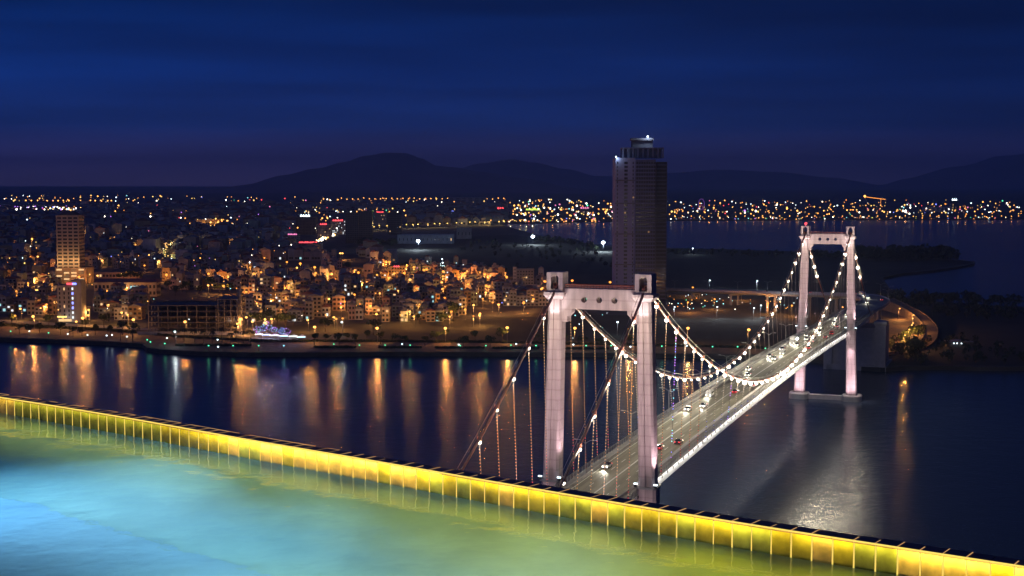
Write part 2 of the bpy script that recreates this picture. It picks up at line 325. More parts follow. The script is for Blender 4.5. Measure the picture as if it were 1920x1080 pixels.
def make_tower(y0):
    beam = MB()
    zt, zb, inn = 87.9, 82.6, 9.4
    # portal beam outline with stepped and curved haunches; round holes are cut by building the front in strips
    out = [(-inn-.6, zt), (-inn-.6, 79.3), (-inn+.9, 79.3), (-inn+.9, 80.6), (-inn+1.9, 81.6), (-inn+2.0, zb-.02), (-inn+2.2, zb)]
    out = out+[(-a, b) for a, b in out[::-1]]
    holes = [(-4.05, 85.1), (0, 85.1), (4.05, 85.1)]; hr = .78
    poly = [Vector((a, b, 0)) for a, b in out]; hl = [[Vector((hx+hr*math.cos(2*math.pi*i/16), hz+hr*math.sin(2*math.pi*i/16), 0)) for i in range(16)][::-1] for hx, hz in holes]
    flat = poly+[v for h in hl for v in h]
    for yy in (-1.55, 1.55):
        for t in tessellate_polygon([poly]+hl): beam.add([(flat[i].x, yy, flat[i].y) for i in t], [(0, 1, 2)])
    for ring in [poly]+hl:
        for a, b in zip(ring, ring[1:]+ring[:1]): beam.add([(a.x, -1.55, a.y), (b.x, -1.55, b.y), (b.x, 1.55, b.y), (a.x, 1.55, a.y)], [(0, 1, 2, 3)])
    tw = beam.obj('tower', M['tower'], bridge, (0, y0, 0))
    r = MB()
    for yy in (-1.4, 1.4):
        r.box(-inn+.2, inn-.2, yy-.06, yy+.06, 88.75, 88.95); r.box(-inn+.2, inn-.2, yy-.05, yy+.05, 88.3, 88.4)
        for k in range(12): xx = -inn+.4+k*(2*inn-.8)/11; r.box(xx-.05, xx+.05, yy-.05, yy+.05, 87.9, 88.75)
    r.obj('walkway_railing', M['cable'], tw)
    for sx in (-1, 1):
        lg = MB(); rings = []
        def seg(za, zb_, hxa, hxb, hya, hyb, ch):
            n = max(1, round((zb_-za)/5.2))
            for k in range(n):
                for e, ins in ((.0, .07), (.012, 0), (.988, 0), (1, .07)):
                    f = (k+e)/n; z = za+(zb_-za)*f; hx = hxa+(hxb-hxa)*f-ins; hy = hya+(hyb-hya)*f-ins
                    rings.append(oct_ring(sx*leg_x(z), 0, z, hx, hy, ch))
        seg(1.5, 37.5, 2.75, 2.45, 2.9, 2.6, .75)
        seg(37.5, 85.0, 2.15, 1.9, 2.3, 2.05, .6)
        lg.loft(rings); lg.obj('tower_leg', M['tower'], tw)
        c = MB(); cx = sx*leg_x(86)
        def sq(z, h, hy): return [(cx-h, -hy, z), (cx+h, -hy, z), (cx+h, hy, z), (cx-h, hy, z)]
        c.loft([sq(85.0, 2.0, 2.15), sq(86.1, 2.75, 2.9), sq(86.9, 2.75, 2.9), sq(87.0, 2.2, 2.4)]); c.obj('leg_collar', M['tower'], tw)
        # saddle house: two cheeks, back of the arch, gable
        h = MB(); hx, hy, o = 2.15, 2.3, 1.05
        h.box(cx-hx, cx-o, -hy, hy, 87.0, 92); h.box(cx+o, cx+hx, -hy, hy, 87.0, 92)
        h.box(cx-o, cx+o, -hy, hy, 87.0, 87.7)
        for a, b, c_, d in (((-o, 90.7), (-.45, 91.35), (-.45, 92), (-o, 92)), ((-.45, 91.35), (.45, 91.35), (.45, 92), (-.45, 92)), ((.45, 91.35), (o, 90.7), (o, 92), (.45, 92))):
            ps = [a, b, c_, d]; h.loft([[(cx+p[0], -hy, p[1]) for p in ps], [(cx+p[0], hy, p[1]) for p in ps]])
        h.obj('saddle_house', M['tower'], tw)
        sd = MB(); sd.tube([(cx, -1.9, 87.9), (cx, 0, 88.5), (cx, 1.9, 87.9)], .5, 8); sd.box(cx-.7, cx-.5, -1.2, 1.2, 87.7, 89.2); sd.box(cx+.5, cx+.7, -1.2, 1.2, 87.7, 89.2)
        sd.obj('cable_saddle', M['cable'], tw)
        fl = MB(); z = 38.2; lx = sx*leg_x(z)
        fl.loft([oct_ring(lx, 0, 37.5, 2.9, 3.05, .8, False), oct_ring(lx, 0, 38.0, 2.9, 3.05, .8, False)])
        fl.obj('maintenance_ring', M['steel'], tw)
        for ox in (-2.6, 2.6):
            f = MB(); f.box(lx+ox-.35, lx+ox+.35, -3.1, -2.5, 38.0, 38.7, 0); f.obj('flood_housing', M['black'], tw)
            f = MB(); f.box(lx+ox-.45, lx+ox+.45, -3.0, -2.5, 38.72, 38.95); f.obj('flood_lens', M['e_cool'], tw)
        pad = MB(); n = 18; bx = sx*leg_x(0)
        pr = lambda z, s: [(bx+(5.3*s*(abs(math.cos(t))**.7)*(1 if math.cos(t) > 0 else -1)), 6.0*s*(abs(math.sin(t))**.7)*(1 if math.sin(t) > 0 else -1), z) for t in [2*math.pi*i/n for i in range(n)]]
        pad.loft([pr(-2, 1), pr(2.6, 1), pr(3.1, .94)]); pad.obj('pier_pad', M['concrete'], tw)
    b = MB(); b.box(-leg_x(0)+4.8, leg_x(0)-4.8, -2, 2, -1.5, 2.3); b.obj('pier_tie_beam', M['concrete'], tw)
    return tw
make_tower(0); make_tower(SPAN)
ob = MB(); ob.ball((-11.75, SPAN, 93.2), .7); ob.box(-11.83, -11.67, SPAN-.08, SPAN+.08, 92, 93); ob.obj('warning_lamp', M['e_red'], bridge)
# deck
YA, YB = -150.0, SPAN+DECKSIDE
ys = [YA+(YB-YA)*i/72 for i in range(73)]
d = MB()
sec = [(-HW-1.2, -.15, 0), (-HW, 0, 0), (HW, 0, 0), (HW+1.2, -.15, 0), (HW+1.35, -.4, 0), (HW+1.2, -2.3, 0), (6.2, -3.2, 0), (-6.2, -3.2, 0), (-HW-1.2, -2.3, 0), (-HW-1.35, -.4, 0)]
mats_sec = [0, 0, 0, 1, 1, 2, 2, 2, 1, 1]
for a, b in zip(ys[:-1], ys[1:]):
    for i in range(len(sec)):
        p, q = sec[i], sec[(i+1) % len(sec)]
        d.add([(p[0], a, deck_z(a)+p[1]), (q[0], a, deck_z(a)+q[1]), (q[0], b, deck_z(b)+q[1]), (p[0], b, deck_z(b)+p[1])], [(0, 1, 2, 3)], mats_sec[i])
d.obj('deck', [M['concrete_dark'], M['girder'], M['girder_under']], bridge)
r = MB()
for a, b in zip(ys[:-1], ys[1:]): r.add([(-7.4, a, deck_z(a)+.05), (7.4, a, deck_z(a)+.05), (7.4, b, deck_z(b)+.05), (-7.4, b, deck_z(b)+.05)], [(0, 1, 2, 3)])
M['deck_asphalt'] = PM('worn_deck_asphalt', (.2, .185, .135), .7, .42, 1, detail=5, stretch=(.55, .02, 1)); r.obj('roadway', M['deck_asphalt'], bridge)
mk = MB()
for x in (-7.0, 7.0, -.12, .12):
    for a, b in zip(ys[:-1], ys[1:]): mk.add([(x-.09, a, deck_z(a)+.06), (x+.09, a, deck_z(a)+.06), (x+.09, b, deck_z(b)+.06), (x-.09, b, deck_z(b)+.06)], [(0, 1, 2, 3)])
for x in (-3.6, 3.6):
    y = YA+2
    while y < YB-6: mk.add([(x-.1, y, deck_z(y)+.062), (x+.1, y, deck_z(y)+.062), (x+.1, y+4, deck_z(y+4)+.062), (x-.1, y+4, deck_z(y+4)+.062)], [(0, 1, 2, 3)]); y += 10
mk.obj('lane_markings', M['white_paint'], bridge)
for sx in (-1, 1):
    for name, x, hh, m, zs in (('crash_barrier', 7.75, .8, 'concrete', (.35, .8)), ('parapet_railing', HW+.9, 1.35, 'rail', (.35, .7, 1.05, 1.35))):
        g = MB()
        for a, b in zip(ys[:-1], ys[1:]):
            if name == 'crash_barrier':
                g.loft([[(sx*x-.16, a, deck_z(a)+.0), (sx*x+.16, a, deck_z(a)), (sx*x+.1, a, deck_z(a)+.75), (sx*x-.1, a, deck_z(a)+.75)], [(sx*x-.16, b, deck_z(b)), (sx*x+.16, b, deck_z(b)), (sx*x+.1, b, deck_z(b)+.75), (sx*x-.1, b, deck_z(b)+.75)]], cap=False)
            else:
                for z in zs: g.loft([[(sx*x-.05, a, deck_z(a)+z-.05), (sx*x+.05, a, deck_z(a)+z-.05), (sx*x+.05, a, deck_z(a)+z+.05), (sx*x-.05, a, deck_z(a)+z+.05)], [(sx*x-.05, b, deck_z(b)+z-.05), (sx*x+.05, b, deck_z(b)+z-.05), (sx*x+.05, b, deck_z(b)+z+.05), (sx*x-.05, b, deck_z(b)+z+.05)]], cap=False)
        if name != 'crash_barrier':
            y = YA
            while y < YB: g.box(sx*x-.07, sx*x+.07, y-.07, y+.07, deck_z(y)-.2, deck_z(y)+1.35); y += 2.5
        g.obj(name, M[m], bridge)
    # brackets under the walkway edge, one every 6 m
    g = MB(); y = YA+3
    while y < YB:
        g.box(sx*(HW+1.25)-.25, sx*(HW+1.25)+.25, y-.3, y+.3, deck_z(y)-.9, deck_z(y)-.2); y += 6
    tag(g.obj('edge_bracket', M['black'], bridge), kind='stuff')
# main cables, hangers, lamps
step = SPAN/38
HY = [k*step for k in range(1, 38)]; HS = [-(k*10.7) for k in range(1, 9)]; HF = [SPAN+k*10.7 for k in range(1, 5)]
lamp_me = None; lampm = MB(); lampm.ball((0, 0, 0), .5, 0, 8, 5); lamp_me = lampm.mesh('cable_lamp', M['e_white'])
lamp_small = MB(); lamp_small.ball((0, 0, 0), .72, 0, 8, 5); lamp_far_me = lamp_small.mesh('cable_lamp', M['e_white'])
lights_white = []
for sx in (-1, 1):
    yy = [-SIDE+ (SPAN+2*SIDE)*i/160 for i in range(161)]
    c = MB(); c.tube([(sx*CX, y, cable_z(y)) for y in yy], .33, 8); c.obj('main_cable', M['cable'], bridge)
    c = MB()
    for o in (-.55, .55): c.tube([(sx*CX+o, y, cable_z(y)+1.15) for y in yy], .05, 4)
    c.obj('hand_rope', M['rope'], bridge)
    for y in HS+HY+HF:
        z0, z1 = cable_z(y), deck_z(y)-.2
        if z0-z1 < 1.2: continue
        h = MB(); hx = sx*(CX-.0); fx = sx*(HW+1.0)
        h.tube([(hx, y, z0), (fx, y, z1)], .065, 5); h.loft([[(hx-.45, y-.3, z0-.45), (hx+.45, y-.3, z0-.45), (hx+.45, y-.3, z0+.45), (hx-.45, y-.3, z0+.45)], [(hx-.45, y+.3, z0-.45), (hx+.45, y+.3, z0-.45), (hx+.45, y+.3, z0+.45), (hx-.45, y+.3, z0+.45)]], 1)
        for o in (-.55, .55): h.tube([(hx+o, y, z0), (hx+o, y, z0+1.2)], .05, 4, 1)
        hg = h.obj('hanger', [M['hanger'], M['cable']], bridge)
        deep = min(abs(y), abs(y-SPAN))
        near = y < 215
        o = place('cable_lamp', lamp_me if y < 200 else lamp_far_me, bridge, (hx, y, z0-.75)); k_s = random.uniform(.7, 1.2)*(1.35 if sx > 0 and 120 < y < 230 else 1); o.scale = (k_s, k_s, k_s)
        lights_white.append((hx+sx*1.1, y, z0-1.5))
        if (y < 190) and z0-z1 > 4:
            s = MB(); L_ = z0-2-z1; n = int(L_/.75)
            blue = (abs(y-HY[2]) < 1 and sx > 0) or (abs(y-HY[9]) < 1 and sx > 0)
            for k in range(n):
                f = (k+.5)/n; p = Vector((hx, y, z0-2)).lerp(Vector((fx, y, z1)), f)
                if blue and random.random() < .2+.3*f: continue
                s.octa(p+Vector((0, -.12, 0)), .16 if blue else .105, (random.choice((0, 0, 1, 1, 2)) if blue else (0 if f < .75 or k % 2 else 1)))
            tag(s.obj('light_string', [M['e_blue'], M['e_purple'], M['e_cyan']] if blue else ([M['dot_amber'], M['e_red']] if (y < 70) else [M['dot_white'], M['e_blue']]), hg), kind='stuff')
# lamps give real light to deck, legs and river
for i, (x, y, z) in enumerate(lights_white):
    if -60 < y < SPAN+80: light('POINT', 'cable_lamp_light', (x, y, z), 2700, (1, .87, .62), bridge, .5)
# tower floodlights
def spot(frm, to, e, col, size=60, r=1.0):
    a, b = BL(frm), BL(to); o = light('SPOT', 'tower_floodlight', a, e, col, None, r, spot_size=R(size), spot_blend=.6); aim(o, a, b); return o
PINK = (1, .76, .79)
for y0, k in ((0, 1.0), (SPAN, 1.0)):
    for sx in (-1, 1):
        spot((sx*9.6, y0-42, 38.5), (sx*11.9, y0, 73), 44000*k, PINK, 76)
        spot((sx*9.6, y0+34, 38.5), (sx*11.9, y0, 70), 27000*k, PINK, 74)
        spot((sx*11.9+6.0, y0-2.0, 39.5), (sx*11.9+.8, y0, 72), 15000*k, PINK, 70, .4)
        spot((sx*12+2, y0-16, 2.5), (sx*12.6, y0, 20), 30000*k, PINK, 90)
        spot((sx*13, y0-5.5, 34), (sx*13.6, y0-3.5, 0), 22000*k, PINK, 50, .5)
        spot((sx*11.75, y0-5.5, 79.5), (sx*11.75, y0-2, 86.2), 2600*k, (1, .95, .92), 80, .3)
# added lights beside the girder edge, without fixtures, that whiten its face
for sx in (-1, 1):
    y = 6
    while y < SPAN:
        p = BL((sx*(HW+2.3), y, deck_z(y)-.1)); o = light('AREA', 'girder_fill_light', p, 300, (1, .96, .9), None, shape='RECTANGLE', size=.25, size_y=11.5); aim(o, p, BL((sx*(HW+1.1), y, deck_z(y)-1.9))); d_ = (BL((sx*(HW+1.1), y, deck_z(y)-1.9))-p).normalized(); Yv = Vector((ax.x, ax.y, 0)); Xv = Yv.cross(-d_).normalized(); o.rotation_euler = Matrix((Xv, Yv, -d_)).transposed().to_euler(); y += 12
# ------------------------------------------------------------------ approach viaduct, anchorage, ramp
A0 = BL((0, SPAN+DECKSIDE, 0)); 
path = [(A0.x, A0.y, deck_z(SPAN+DECKSIDE)), (235, 905, 34.8), (251, 955, 34), (256, 1010, 32.5), (250, 1080, 28), (238, 1140, 24), (218, 1220, 18.5), (192, 1305, 13), (152, 1375, 9), (75, 1440, 6.5), (-10, 1480, 5)]
def spline(pts, n):
    pts = [Vector(p) for p in pts]; pts = [pts[0]*2-pts[1]]+pts+[pts[-1]*2-pts[-2]]; out = []
    for i in range(1, len(pts)-2):
        a, b, c, d = pts[i-1:i+3]
        for k in range(n):
            t = k/n; out.append(.5*((2*b)+(c-a)*t+(2*a-5*b+4*c-d)*t*t+(3*b-a-3*c+d)*t**3))
    out.append(pts[-2]); return out
vp = spline(path, 7)
vn = []
for i, p in enumerate(vp):
    t = (vp[min(i+1, len(vp)-1)]-vp[max(i-1, 0)]); t.z = 0; t.normalize()
    if i == 0: t = Vector((ax.x, ax.y, 0))
    vn.append(Vector((t.y, -t.x, 0)))
via = thing('approach_viaduct', (0, 0, 0), 0, 'curving concrete approach viaduct that carries the bridge traffic to the city', 'viaduct')
def sweep(mb, prof, mi=0, cap=True):
    mb.loft([[p+n*a+Vector((0, 0, b)) for a, b in prof] for p, n in zip(vp, vn)], mi, False, cap)
g = MB(); sweep(g, [(-9.8, -.3), (9.8, -.3), (9.8, -.8), (5.5, -2.6), (-5.5, -2.6), (-9.8, -.8)]); g.obj('girder', M['concrete'], via)
g = MB(); sweep(g, [(-8.8, .02), (8.8, .02), (8.8, -.2), (-8.8, -.2)]); g.obj('roadway', M['asphalt'], via)
for sx in (-1, 1):
    g = MB(); sweep(g, [(sx*9.3-.2, -.28), (sx*9.3+.2, -.28), (sx*9.3+.15, 1.0), (sx*9.3-.15, 1.0)]); g.obj('parapet', M['concrete'], via)
for i in range(10, len(vp)-3, 6):
    p, n = vp[i], vn[i]; g = MB()
    if p.z-2.6 > GZ+1:
        for s in (-1, 1):
            c = p+n*3.6*s; g.tube([(c.x, c.y, GZ-.5), (c.x, c.y, p.z-3.4)], 1.1, 10)
        a, b = p+n*5.2, p-n*5.2; t = Vector((-n.y, n.x, 0))
        g.loft([[a+t*1+Vector((0, 0, -3.8)), a-t*1+Vector((0, 0, -3.8)), b-t*1+Vector((0, 0, -3.8)), b+t*1+Vector((0, 0, -3.8))], [a+t*1+Vector((0, 0, -2.62)), a-t*1+Vector((0, 0, -2.62)), b-t*1+Vector((0, 0, -2.62)), b+t*1+Vector((0, 0, -2.62))]])
        g.obj('pier', M['concrete'], via)
anch = thing('bridge_anchorage', A0, BZ, 'massive pale concrete anchorage block under the far end of the bridge', 'anchorage')
g = MB(); g.box(-15, 17, -2, 30, -2, 26); g.box(-17, 19, -5, 34, -2, 3.2); g.obj('anchor_block', M['concrete'], anch)
for x0, x1, m in ((-18.5, -13.5, 'concrete'), (12, 18.5, 'concrete')):
    g = MB(); top = 20 if x0 < 0 else 30.5
    g.loft([[(x0, -5, -2), (x1, -5, -2), (x1, 4, -2), (x0, 4, -2)], [(x0, -5, top-2.5), (x1, -5, top-2.5), (x1, 4, top-2.5), (x0, 4, top-2.5)], [(x0-.6, -5.6, top-1.5), (x1+.6, -5.6, top-1.5), (x1+.6, 4.6, top-1.5), (x0-.6, 4.6, top-1.5)], [(x0-.6, -5.6, top), (x1+.6, -5.6, top), (x1+.6, 4.6, top), (x0-.6, 4.6, top)]])
    g.obj('buttress', M[m], anch)
for k in range(3):
    g = MB(); y = 8+k*9; g.box(-14.9+.1, -14.9+.1+.0, y, y, 0, 0) if False else g.box(17.0, 17.25, y-2.8, y+2.8, 2, 24); g.obj('side_panel', M['concrete'], anch)
# low ramp that loops down to the right of the anchorage
rp = [W(1664, 560, 12), W(1700, 577, 9.5), W(1728, 594, 7), W(1746, 618, 5), W(1735, 645, 3.2), W(1690, 662, 2.8), W(1640, 668, 2.7)]
rps = spline(rp, 6); g = MB(); rings = []
ramp = thing('exit_ramp', (0, 0, 0), 0, 'orange-lit ramp looping down to the shore right of the anchorage block', 'ramp')
for i, p in enumerate(rps):
    t = rps[min(i+1, len(rps)-1)]-rps[max(i-1, 0)]; t.z = 0; t.normalize(); n = Vector((t.y, -t.x, 0))
    rings.append([p-n*4.5, p+n*4.5, p+n*4.5+Vector((0, 0, .9)), p+n*4.8+Vector((0, 0, .9)), Vector((p.x, p.y, 1.5))+n*4.8, Vector((p.x, p.y, 1.5))-n*4.8, p-n*4.8+Vector((0, 0, .9)), p-n*4.5+Vector((0, 0, .9))])
g.loft(rings); g.obj('roadway', M['prom'], ramp)
gz = MB(); gz.sheet(pxl([(1664, 600), (1700, 590), (1738, 604), (1745, 630), (1725, 655), (1680, 668), (1656, 672)], GZ+.1)); tag(gz.obj('yard', M['prom']), 'paved yard inside the ramp loop', kind='structure')
# ------------------------------------------------------------------ rooftop pool in the foreground
PZ = CAM_H-1.62                       # coping top
pe = [W(x, y, PZ) for x, y in ((-330, 688), (0, 738), (240, 776), (480, 818), (720, 858), (960, 899), (1200, 939), (1440, 977.5), (1680, 1014), (1920, 1050), (2160, 1086), (2500, 1136))]
dense = spline(pe, 40)
cum = [0]
for a, b in zip(dense, dense[1:]): cum.append(cum[-1]+(b-a).length)
TP = .1015
def at_s(s):
    i = 0
    lo, hi = 0, len(cum)-1
    while hi-lo > 1:
        mid = (lo+hi)//2
        if cum[mid] <= s: lo = mid
        else: hi = mid
    f = (s-cum[lo])/max(1e-9, cum[hi]-cum[lo]); p = dense[lo].lerp(dense[hi], f); t = (dense[hi]-dense[lo]).normalized()
    return p, t, Vector((t.y, -t.x, 0))*1.0       # n points from the outer edge into the pool
p0, t0, n0 = at_s(2.0)
SGN = 1 if (Vector((0, 0, PZ))-p0).dot(n0) > 0 else -1
pool = thing('infinity_pool', (0, 0, 0), 0, 'rooftop infinity pool with yellow lit tile edge and glowing blue green water', 'pool')
M['coping'] = PM('coping_tile', (.17, .085, .06), .5, .35, 14, bump=.1)
M['tile'] = PM('gold_tile', (.56, .5, .06), .25, .38, 11, bump=.06)  # tone noise of all three tiles includes painted ripple caustics
M['tile_b'] = PM('pale_gold_tile', (.74, .56, .2), .3, .34, 13, bump=.06)
M['tile_c'] = PM('olive_reflection_tile', (.42, .48, .1), .25, .38, 11, bump=.06)  # left-end olive: the pool's green reflection put into the tile colour
M['joint'] = EM('glow_painted_joint', (1, .7, .14), 1.0)  # joint glow painted as emission, on wall and coping alike
M['coping_joint'] = EM('glow_painted_coping_joint', (1, .55, .22), .55)
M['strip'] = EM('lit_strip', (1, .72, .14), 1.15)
M['plaster'] = PM('pool_plaster', (.62, .72, .70), .7, .12, 1.6, detail=6)
CW, CT, FO, FH, WL = .104, .013, .09, .14, -.122
ntile = int(cum[-1]/TP)
zz = Vector((0, 0, 1))
tile_rnd = random.Random(4)
fam = MB(); fam2 = MB(); strip = MB(); cj = MB()
for k in range(ntile):
    s = k*TP; (a, ta, na), (b, tb, nb) = at_s(s+.0022), at_s(s+TP-.0022); na *= SGN; nb *= SGN
    x, y = PX((a+b)/2)
    if x < -260 or x > 2200: continue
    top = Vector((0, 0, tile_rnd.uniform(-.0012, .0012)))
    m = MB(); m.loft([[a+top, a+na*(CW-.006)+top, a+na*(CW-.006)-zz*CT, a-zz*CT], [b+top, b+nb*(CW-.006)+top, b+nb*(CW-.006)-zz*CT, b-zz*CT]])
    m.obj('coping_tile', M['coping'], pool)
    tilt = tile_rnd.uniform(-.002, .002); m = MB(); f0, f1 = a+na*FO, b+nb*(FO+tilt)
    m.loft([[f0-zz*CT, f0-zz*(CT+FH), f0-na*.02-zz*(CT+FH), f0-na*.02-zz*CT], [f1-zz*CT, f1-zz*(CT+FH), f1-nb*.02-zz*(CT+FH), f1-nb*.02-zz*CT]])
    mat = 'tile_b' if (500 < x < 830 and tile_rnd.random() < .85) or (1700 < x and tile_rnd.random() < .6) or tile_rnd.random() < .06 else ('tile_c' if x < 300 or tile_rnd.random() < .3 else 'tile')
    m.obj('wall_tile', M[mat], pool)
    c, tc_, nc = at_s(s); nc *= SGN
    # joints glowing by painted-in emission: 4 mm strips between the tiles, a bright nosing along the coping
    w = .0036
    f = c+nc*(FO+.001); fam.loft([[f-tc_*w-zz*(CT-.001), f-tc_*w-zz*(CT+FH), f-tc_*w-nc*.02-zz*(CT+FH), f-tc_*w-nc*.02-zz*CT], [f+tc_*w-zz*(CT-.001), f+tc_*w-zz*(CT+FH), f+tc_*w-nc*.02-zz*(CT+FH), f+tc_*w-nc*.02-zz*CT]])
    if tile_rnd.random() < .92:
        w = .0019; e0 = .0 if tile_rnd.random() < .7 else .03
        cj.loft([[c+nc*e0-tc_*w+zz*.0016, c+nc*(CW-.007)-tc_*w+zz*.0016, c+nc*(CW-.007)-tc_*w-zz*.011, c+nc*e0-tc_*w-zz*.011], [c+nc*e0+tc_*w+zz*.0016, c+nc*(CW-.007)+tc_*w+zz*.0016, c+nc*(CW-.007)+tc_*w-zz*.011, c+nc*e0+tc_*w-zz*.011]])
    if x < 640 and tile_rnd.random() < .75:
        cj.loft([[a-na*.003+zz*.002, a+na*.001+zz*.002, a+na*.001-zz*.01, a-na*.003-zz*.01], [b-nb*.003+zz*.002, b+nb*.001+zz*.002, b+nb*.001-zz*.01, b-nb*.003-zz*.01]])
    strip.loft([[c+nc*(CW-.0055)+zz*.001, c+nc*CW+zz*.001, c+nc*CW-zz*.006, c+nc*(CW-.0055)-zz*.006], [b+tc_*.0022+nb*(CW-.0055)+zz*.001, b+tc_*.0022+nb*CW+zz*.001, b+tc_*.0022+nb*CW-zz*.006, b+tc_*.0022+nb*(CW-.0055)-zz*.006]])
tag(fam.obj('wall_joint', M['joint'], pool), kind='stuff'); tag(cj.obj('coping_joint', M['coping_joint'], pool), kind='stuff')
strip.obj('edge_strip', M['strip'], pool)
# basin: outer wall core, inner wall under the tiles, floor
ins = [(p, SGN*Vector((t.y, -t.x, 0))) for p, t, _ in [at_s(cum[-1]*i/60) for i in range(61)]]
DEP = 1.25
core = MB(); core.loft([[p+n*.002-zz*.014, p+n*(FO-.025)-zz*.014, p+n*(FO-.025)-zz*(DEP+.3), p+n*.002-zz*(DEP+.3)] for p, n in ins]); core.obj('edge_wall', M['concrete_dark'], pool)
iw = MB(); iw.loft([[p+n*(FO-.024)-zz*(CT+FH+.001), p+n*(FO-.002)-zz*(CT+FH+.001), p+n*(FO-.002)-zz*(DEP+.3), p+n*(FO-.024)-zz*(DEP+.3)] for p, n in ins]); 
M['inner_wall'] = PM('pool_wall_mosaic', (.6, .66, .5), .5, .1, 3)
iw.obj('inner_wall', M['inner_wall'], pool)
cv = MB()
prof_c = [(FO-.003+.95*(1-math.sin(a)), DEP-.953+.95*math.cos(a)) for a in [math.pi/2*j/10 for j in range(11)]]
vs = [p+n*o-zz*d for p, n in ins for o, d in prof_c]; m_ = len(prof_c)
cv.add(vs, [(i*m_+j, i*m_+j+1, (i+1)*m_+j+1, (i+1)*m_+j) for i in range(len(ins)-1) for j in range(m_-1)], 0, True); cv.obj('basin_cove', M['inner_wall'], pool)
edge_in = [p+n*(FO-.001) for p, n in ins]
back = [Vector((14, -5, PZ)), Vector((-16, -5, PZ))]
flo = MB(); flo.sheet([tuple(Vector((p.x, p.y, PZ-DEP))) for p in edge_in]+[(b.x, b.y, PZ-DEP) for b in back]); flo.obj('basin_floor', M['plaster'], pool)
wm = bpy.data.materials.new('pool_water_surface'); wm.use_nodes = True; t = wm.node_tree; t.nodes.clear(); out = t.nodes.new('ShaderNodeOutputMaterial')
gl = t.nodes.new('ShaderNodeBsdfGlass'); gl.inputs['IOR'].default_value = 1.333; gl.inputs['Roughness'].default_value = .05; gl.inputs['Color'].default_value = (.9, .97, 1, 1)
co = t.nodes.new('ShaderNodeTexCoord'); prev = None
for s, st, d in ((2.2, .35, .05), (9, .3, .012)):
    n = t.nodes.new('ShaderNodeTexNoise'); n.inputs['Scale'].default_value = s; n.inputs['Detail'].default_value = 3; t.links.new(co.outputs['Object'], n.inputs['Vector'])
    b = t.nodes.new('ShaderNodeBump'); b.inputs['Strength'].default_value = st; b.inputs['Distance'].default_value = d; t.links.new(n.outputs[0], b.inputs['Height'])
    if prev: t.links.new(prev.outputs[0], b.inputs['Normal'])
    prev = b
t.links.new(prev.outputs[0], gl.inputs['Normal']); t.links.new(gl.outputs[0], out.inputs[0])
sf = MB(); sf.sheet([(p.x, p.y, PZ+WL) for p in edge_in]+[(b.x, b.y, PZ+WL) for b in back]); tag(sf.obj('pool_water', wm), 'glowing pool water', kind='structure')
# added floating lights without fixtures: blue above the floor, green facing the edge wall
def pool_fill(x, y, e, col, size):
    p = W(x, y, PZ+WL); d = Vector((p.x, p.y, 0)).normalized()*.6; return light('AREA', 'pool_fill', Vector((p.x, p.y, PZ+WL-.06))+d, e, col, pool, shape='DISK', size=size, spread=R(100))
for x, y, e, c, sz in ((150, 915, 38, (.25, .6, 1), 1.0), (440, 985, 7.5, (.24, .62, 1), 1.0), (-120, 905, 12, (.1, .44, 1), 1.2), (660, 1040, 3, (.4, .7, .7), 1.0), (390, 1125, 14, (.5, 1, .9), .4), (950, 1085, 5.5, (.5, .72, .62), 1.1)):
    pool_fill(x, y, e, c, sz)
NW = 16
for k in range(NW):
    p, tt, n = at_s(cum[-1]*(.04+.92*k/(NW-1))); n = n*SGN; xq, yq = PX(p); f = max(0, min(1, (xq-500)/700))
    q = p+n*.62+zz*(WL-.12); c = (.55+.23*f, .72+.02*f, .16-.14*f)
    o = light('AREA', 'wall_fill', q, 1.25+.55*f, c, pool, shape='DISK', size=.3, spread=R(95)); aim(o, q, p-zz*(WL+.0)-zz*.75+zz*WL*2)  # added light, unseen from above, that tints the pool wall
# lamps tucked under the coping nosing light the gold tiles
for k in range(48):
    p, tt, n = at_s(cum[-1]*(k+.5)/48); n = n*SGN; q = p+n*(CW+.012)-zz*.012
    xq, yq = PX(p); en = .42 if 430 < xq < 850 else (.34 if xq > 1680 else (.08 if xq < 380 else .14+.06*((k*7) % 5)/4)); o = light('AREA', 'edge_lamp', q, en, (1, .74, .13), pool, shape='RECTANGLE', size=cum[-1]/48, size_y=.012)
    d = (-n*.35-zz*.6).normalized(); X = tt.normalized(); Y = (-d).cross(X).normalized(); o.rotation_euler = Matrix((X, Y, -d)).transposed().to_euler()
# ------------------------------------------------------------------ street lamps
lens_cache, lamp_jobs = {}, []
def lamp_meshes(kind, h, r, emis):
    key = (kind, round(h), round(r, 2), emis)
    if key not in lens_cache:
        p = MB(); p.tube([(0, 0, 0), (0, 0, h)], .16, 6, r2=.09); p.box(-.3, .3, -.3, .3, 0, .5)
        a = MB(); a.tube([(0, 0, h-.5), (0, -.9, h+.35), (0, -2.2, h+.55)], .08, 5)
        hd = MB(); hd.loft([[(-.25, -2.0, h+.75), (.25, -2.0, h+.75), (.2, -3.0, h+.72), (-.2, -3.0, h+.72)], [(-.3, -1.95, h+.5), (.3, -1.95, h+.5), (.25, -3.1, h+.5), (-.25, -3.1, h+.5)]])
        ln = MB(); ln.ball((0, -2.55, h+.45-r*.5), r, 0, 8, 4, r*.8)
        lens_cache[key] = [p.mesh('pole', M['steel']), a.mesh('arm', M['steel']), hd.mesh('lamp_head', M['steel']), ln.mesh('lamp_glass', M[emis])]
    return lens_cache[key]
COLS = {'e_amber': (1, .42, .1), 'e_orange': (1, .36, .07), 'e_white': (1, .93, .8), 'e_cool': (.75, .9, 1), 'e_yellow': (1, .7, .25), 'e_cyan': (.4, .9, 1), 'e_flood': (.75, .9, 1)}
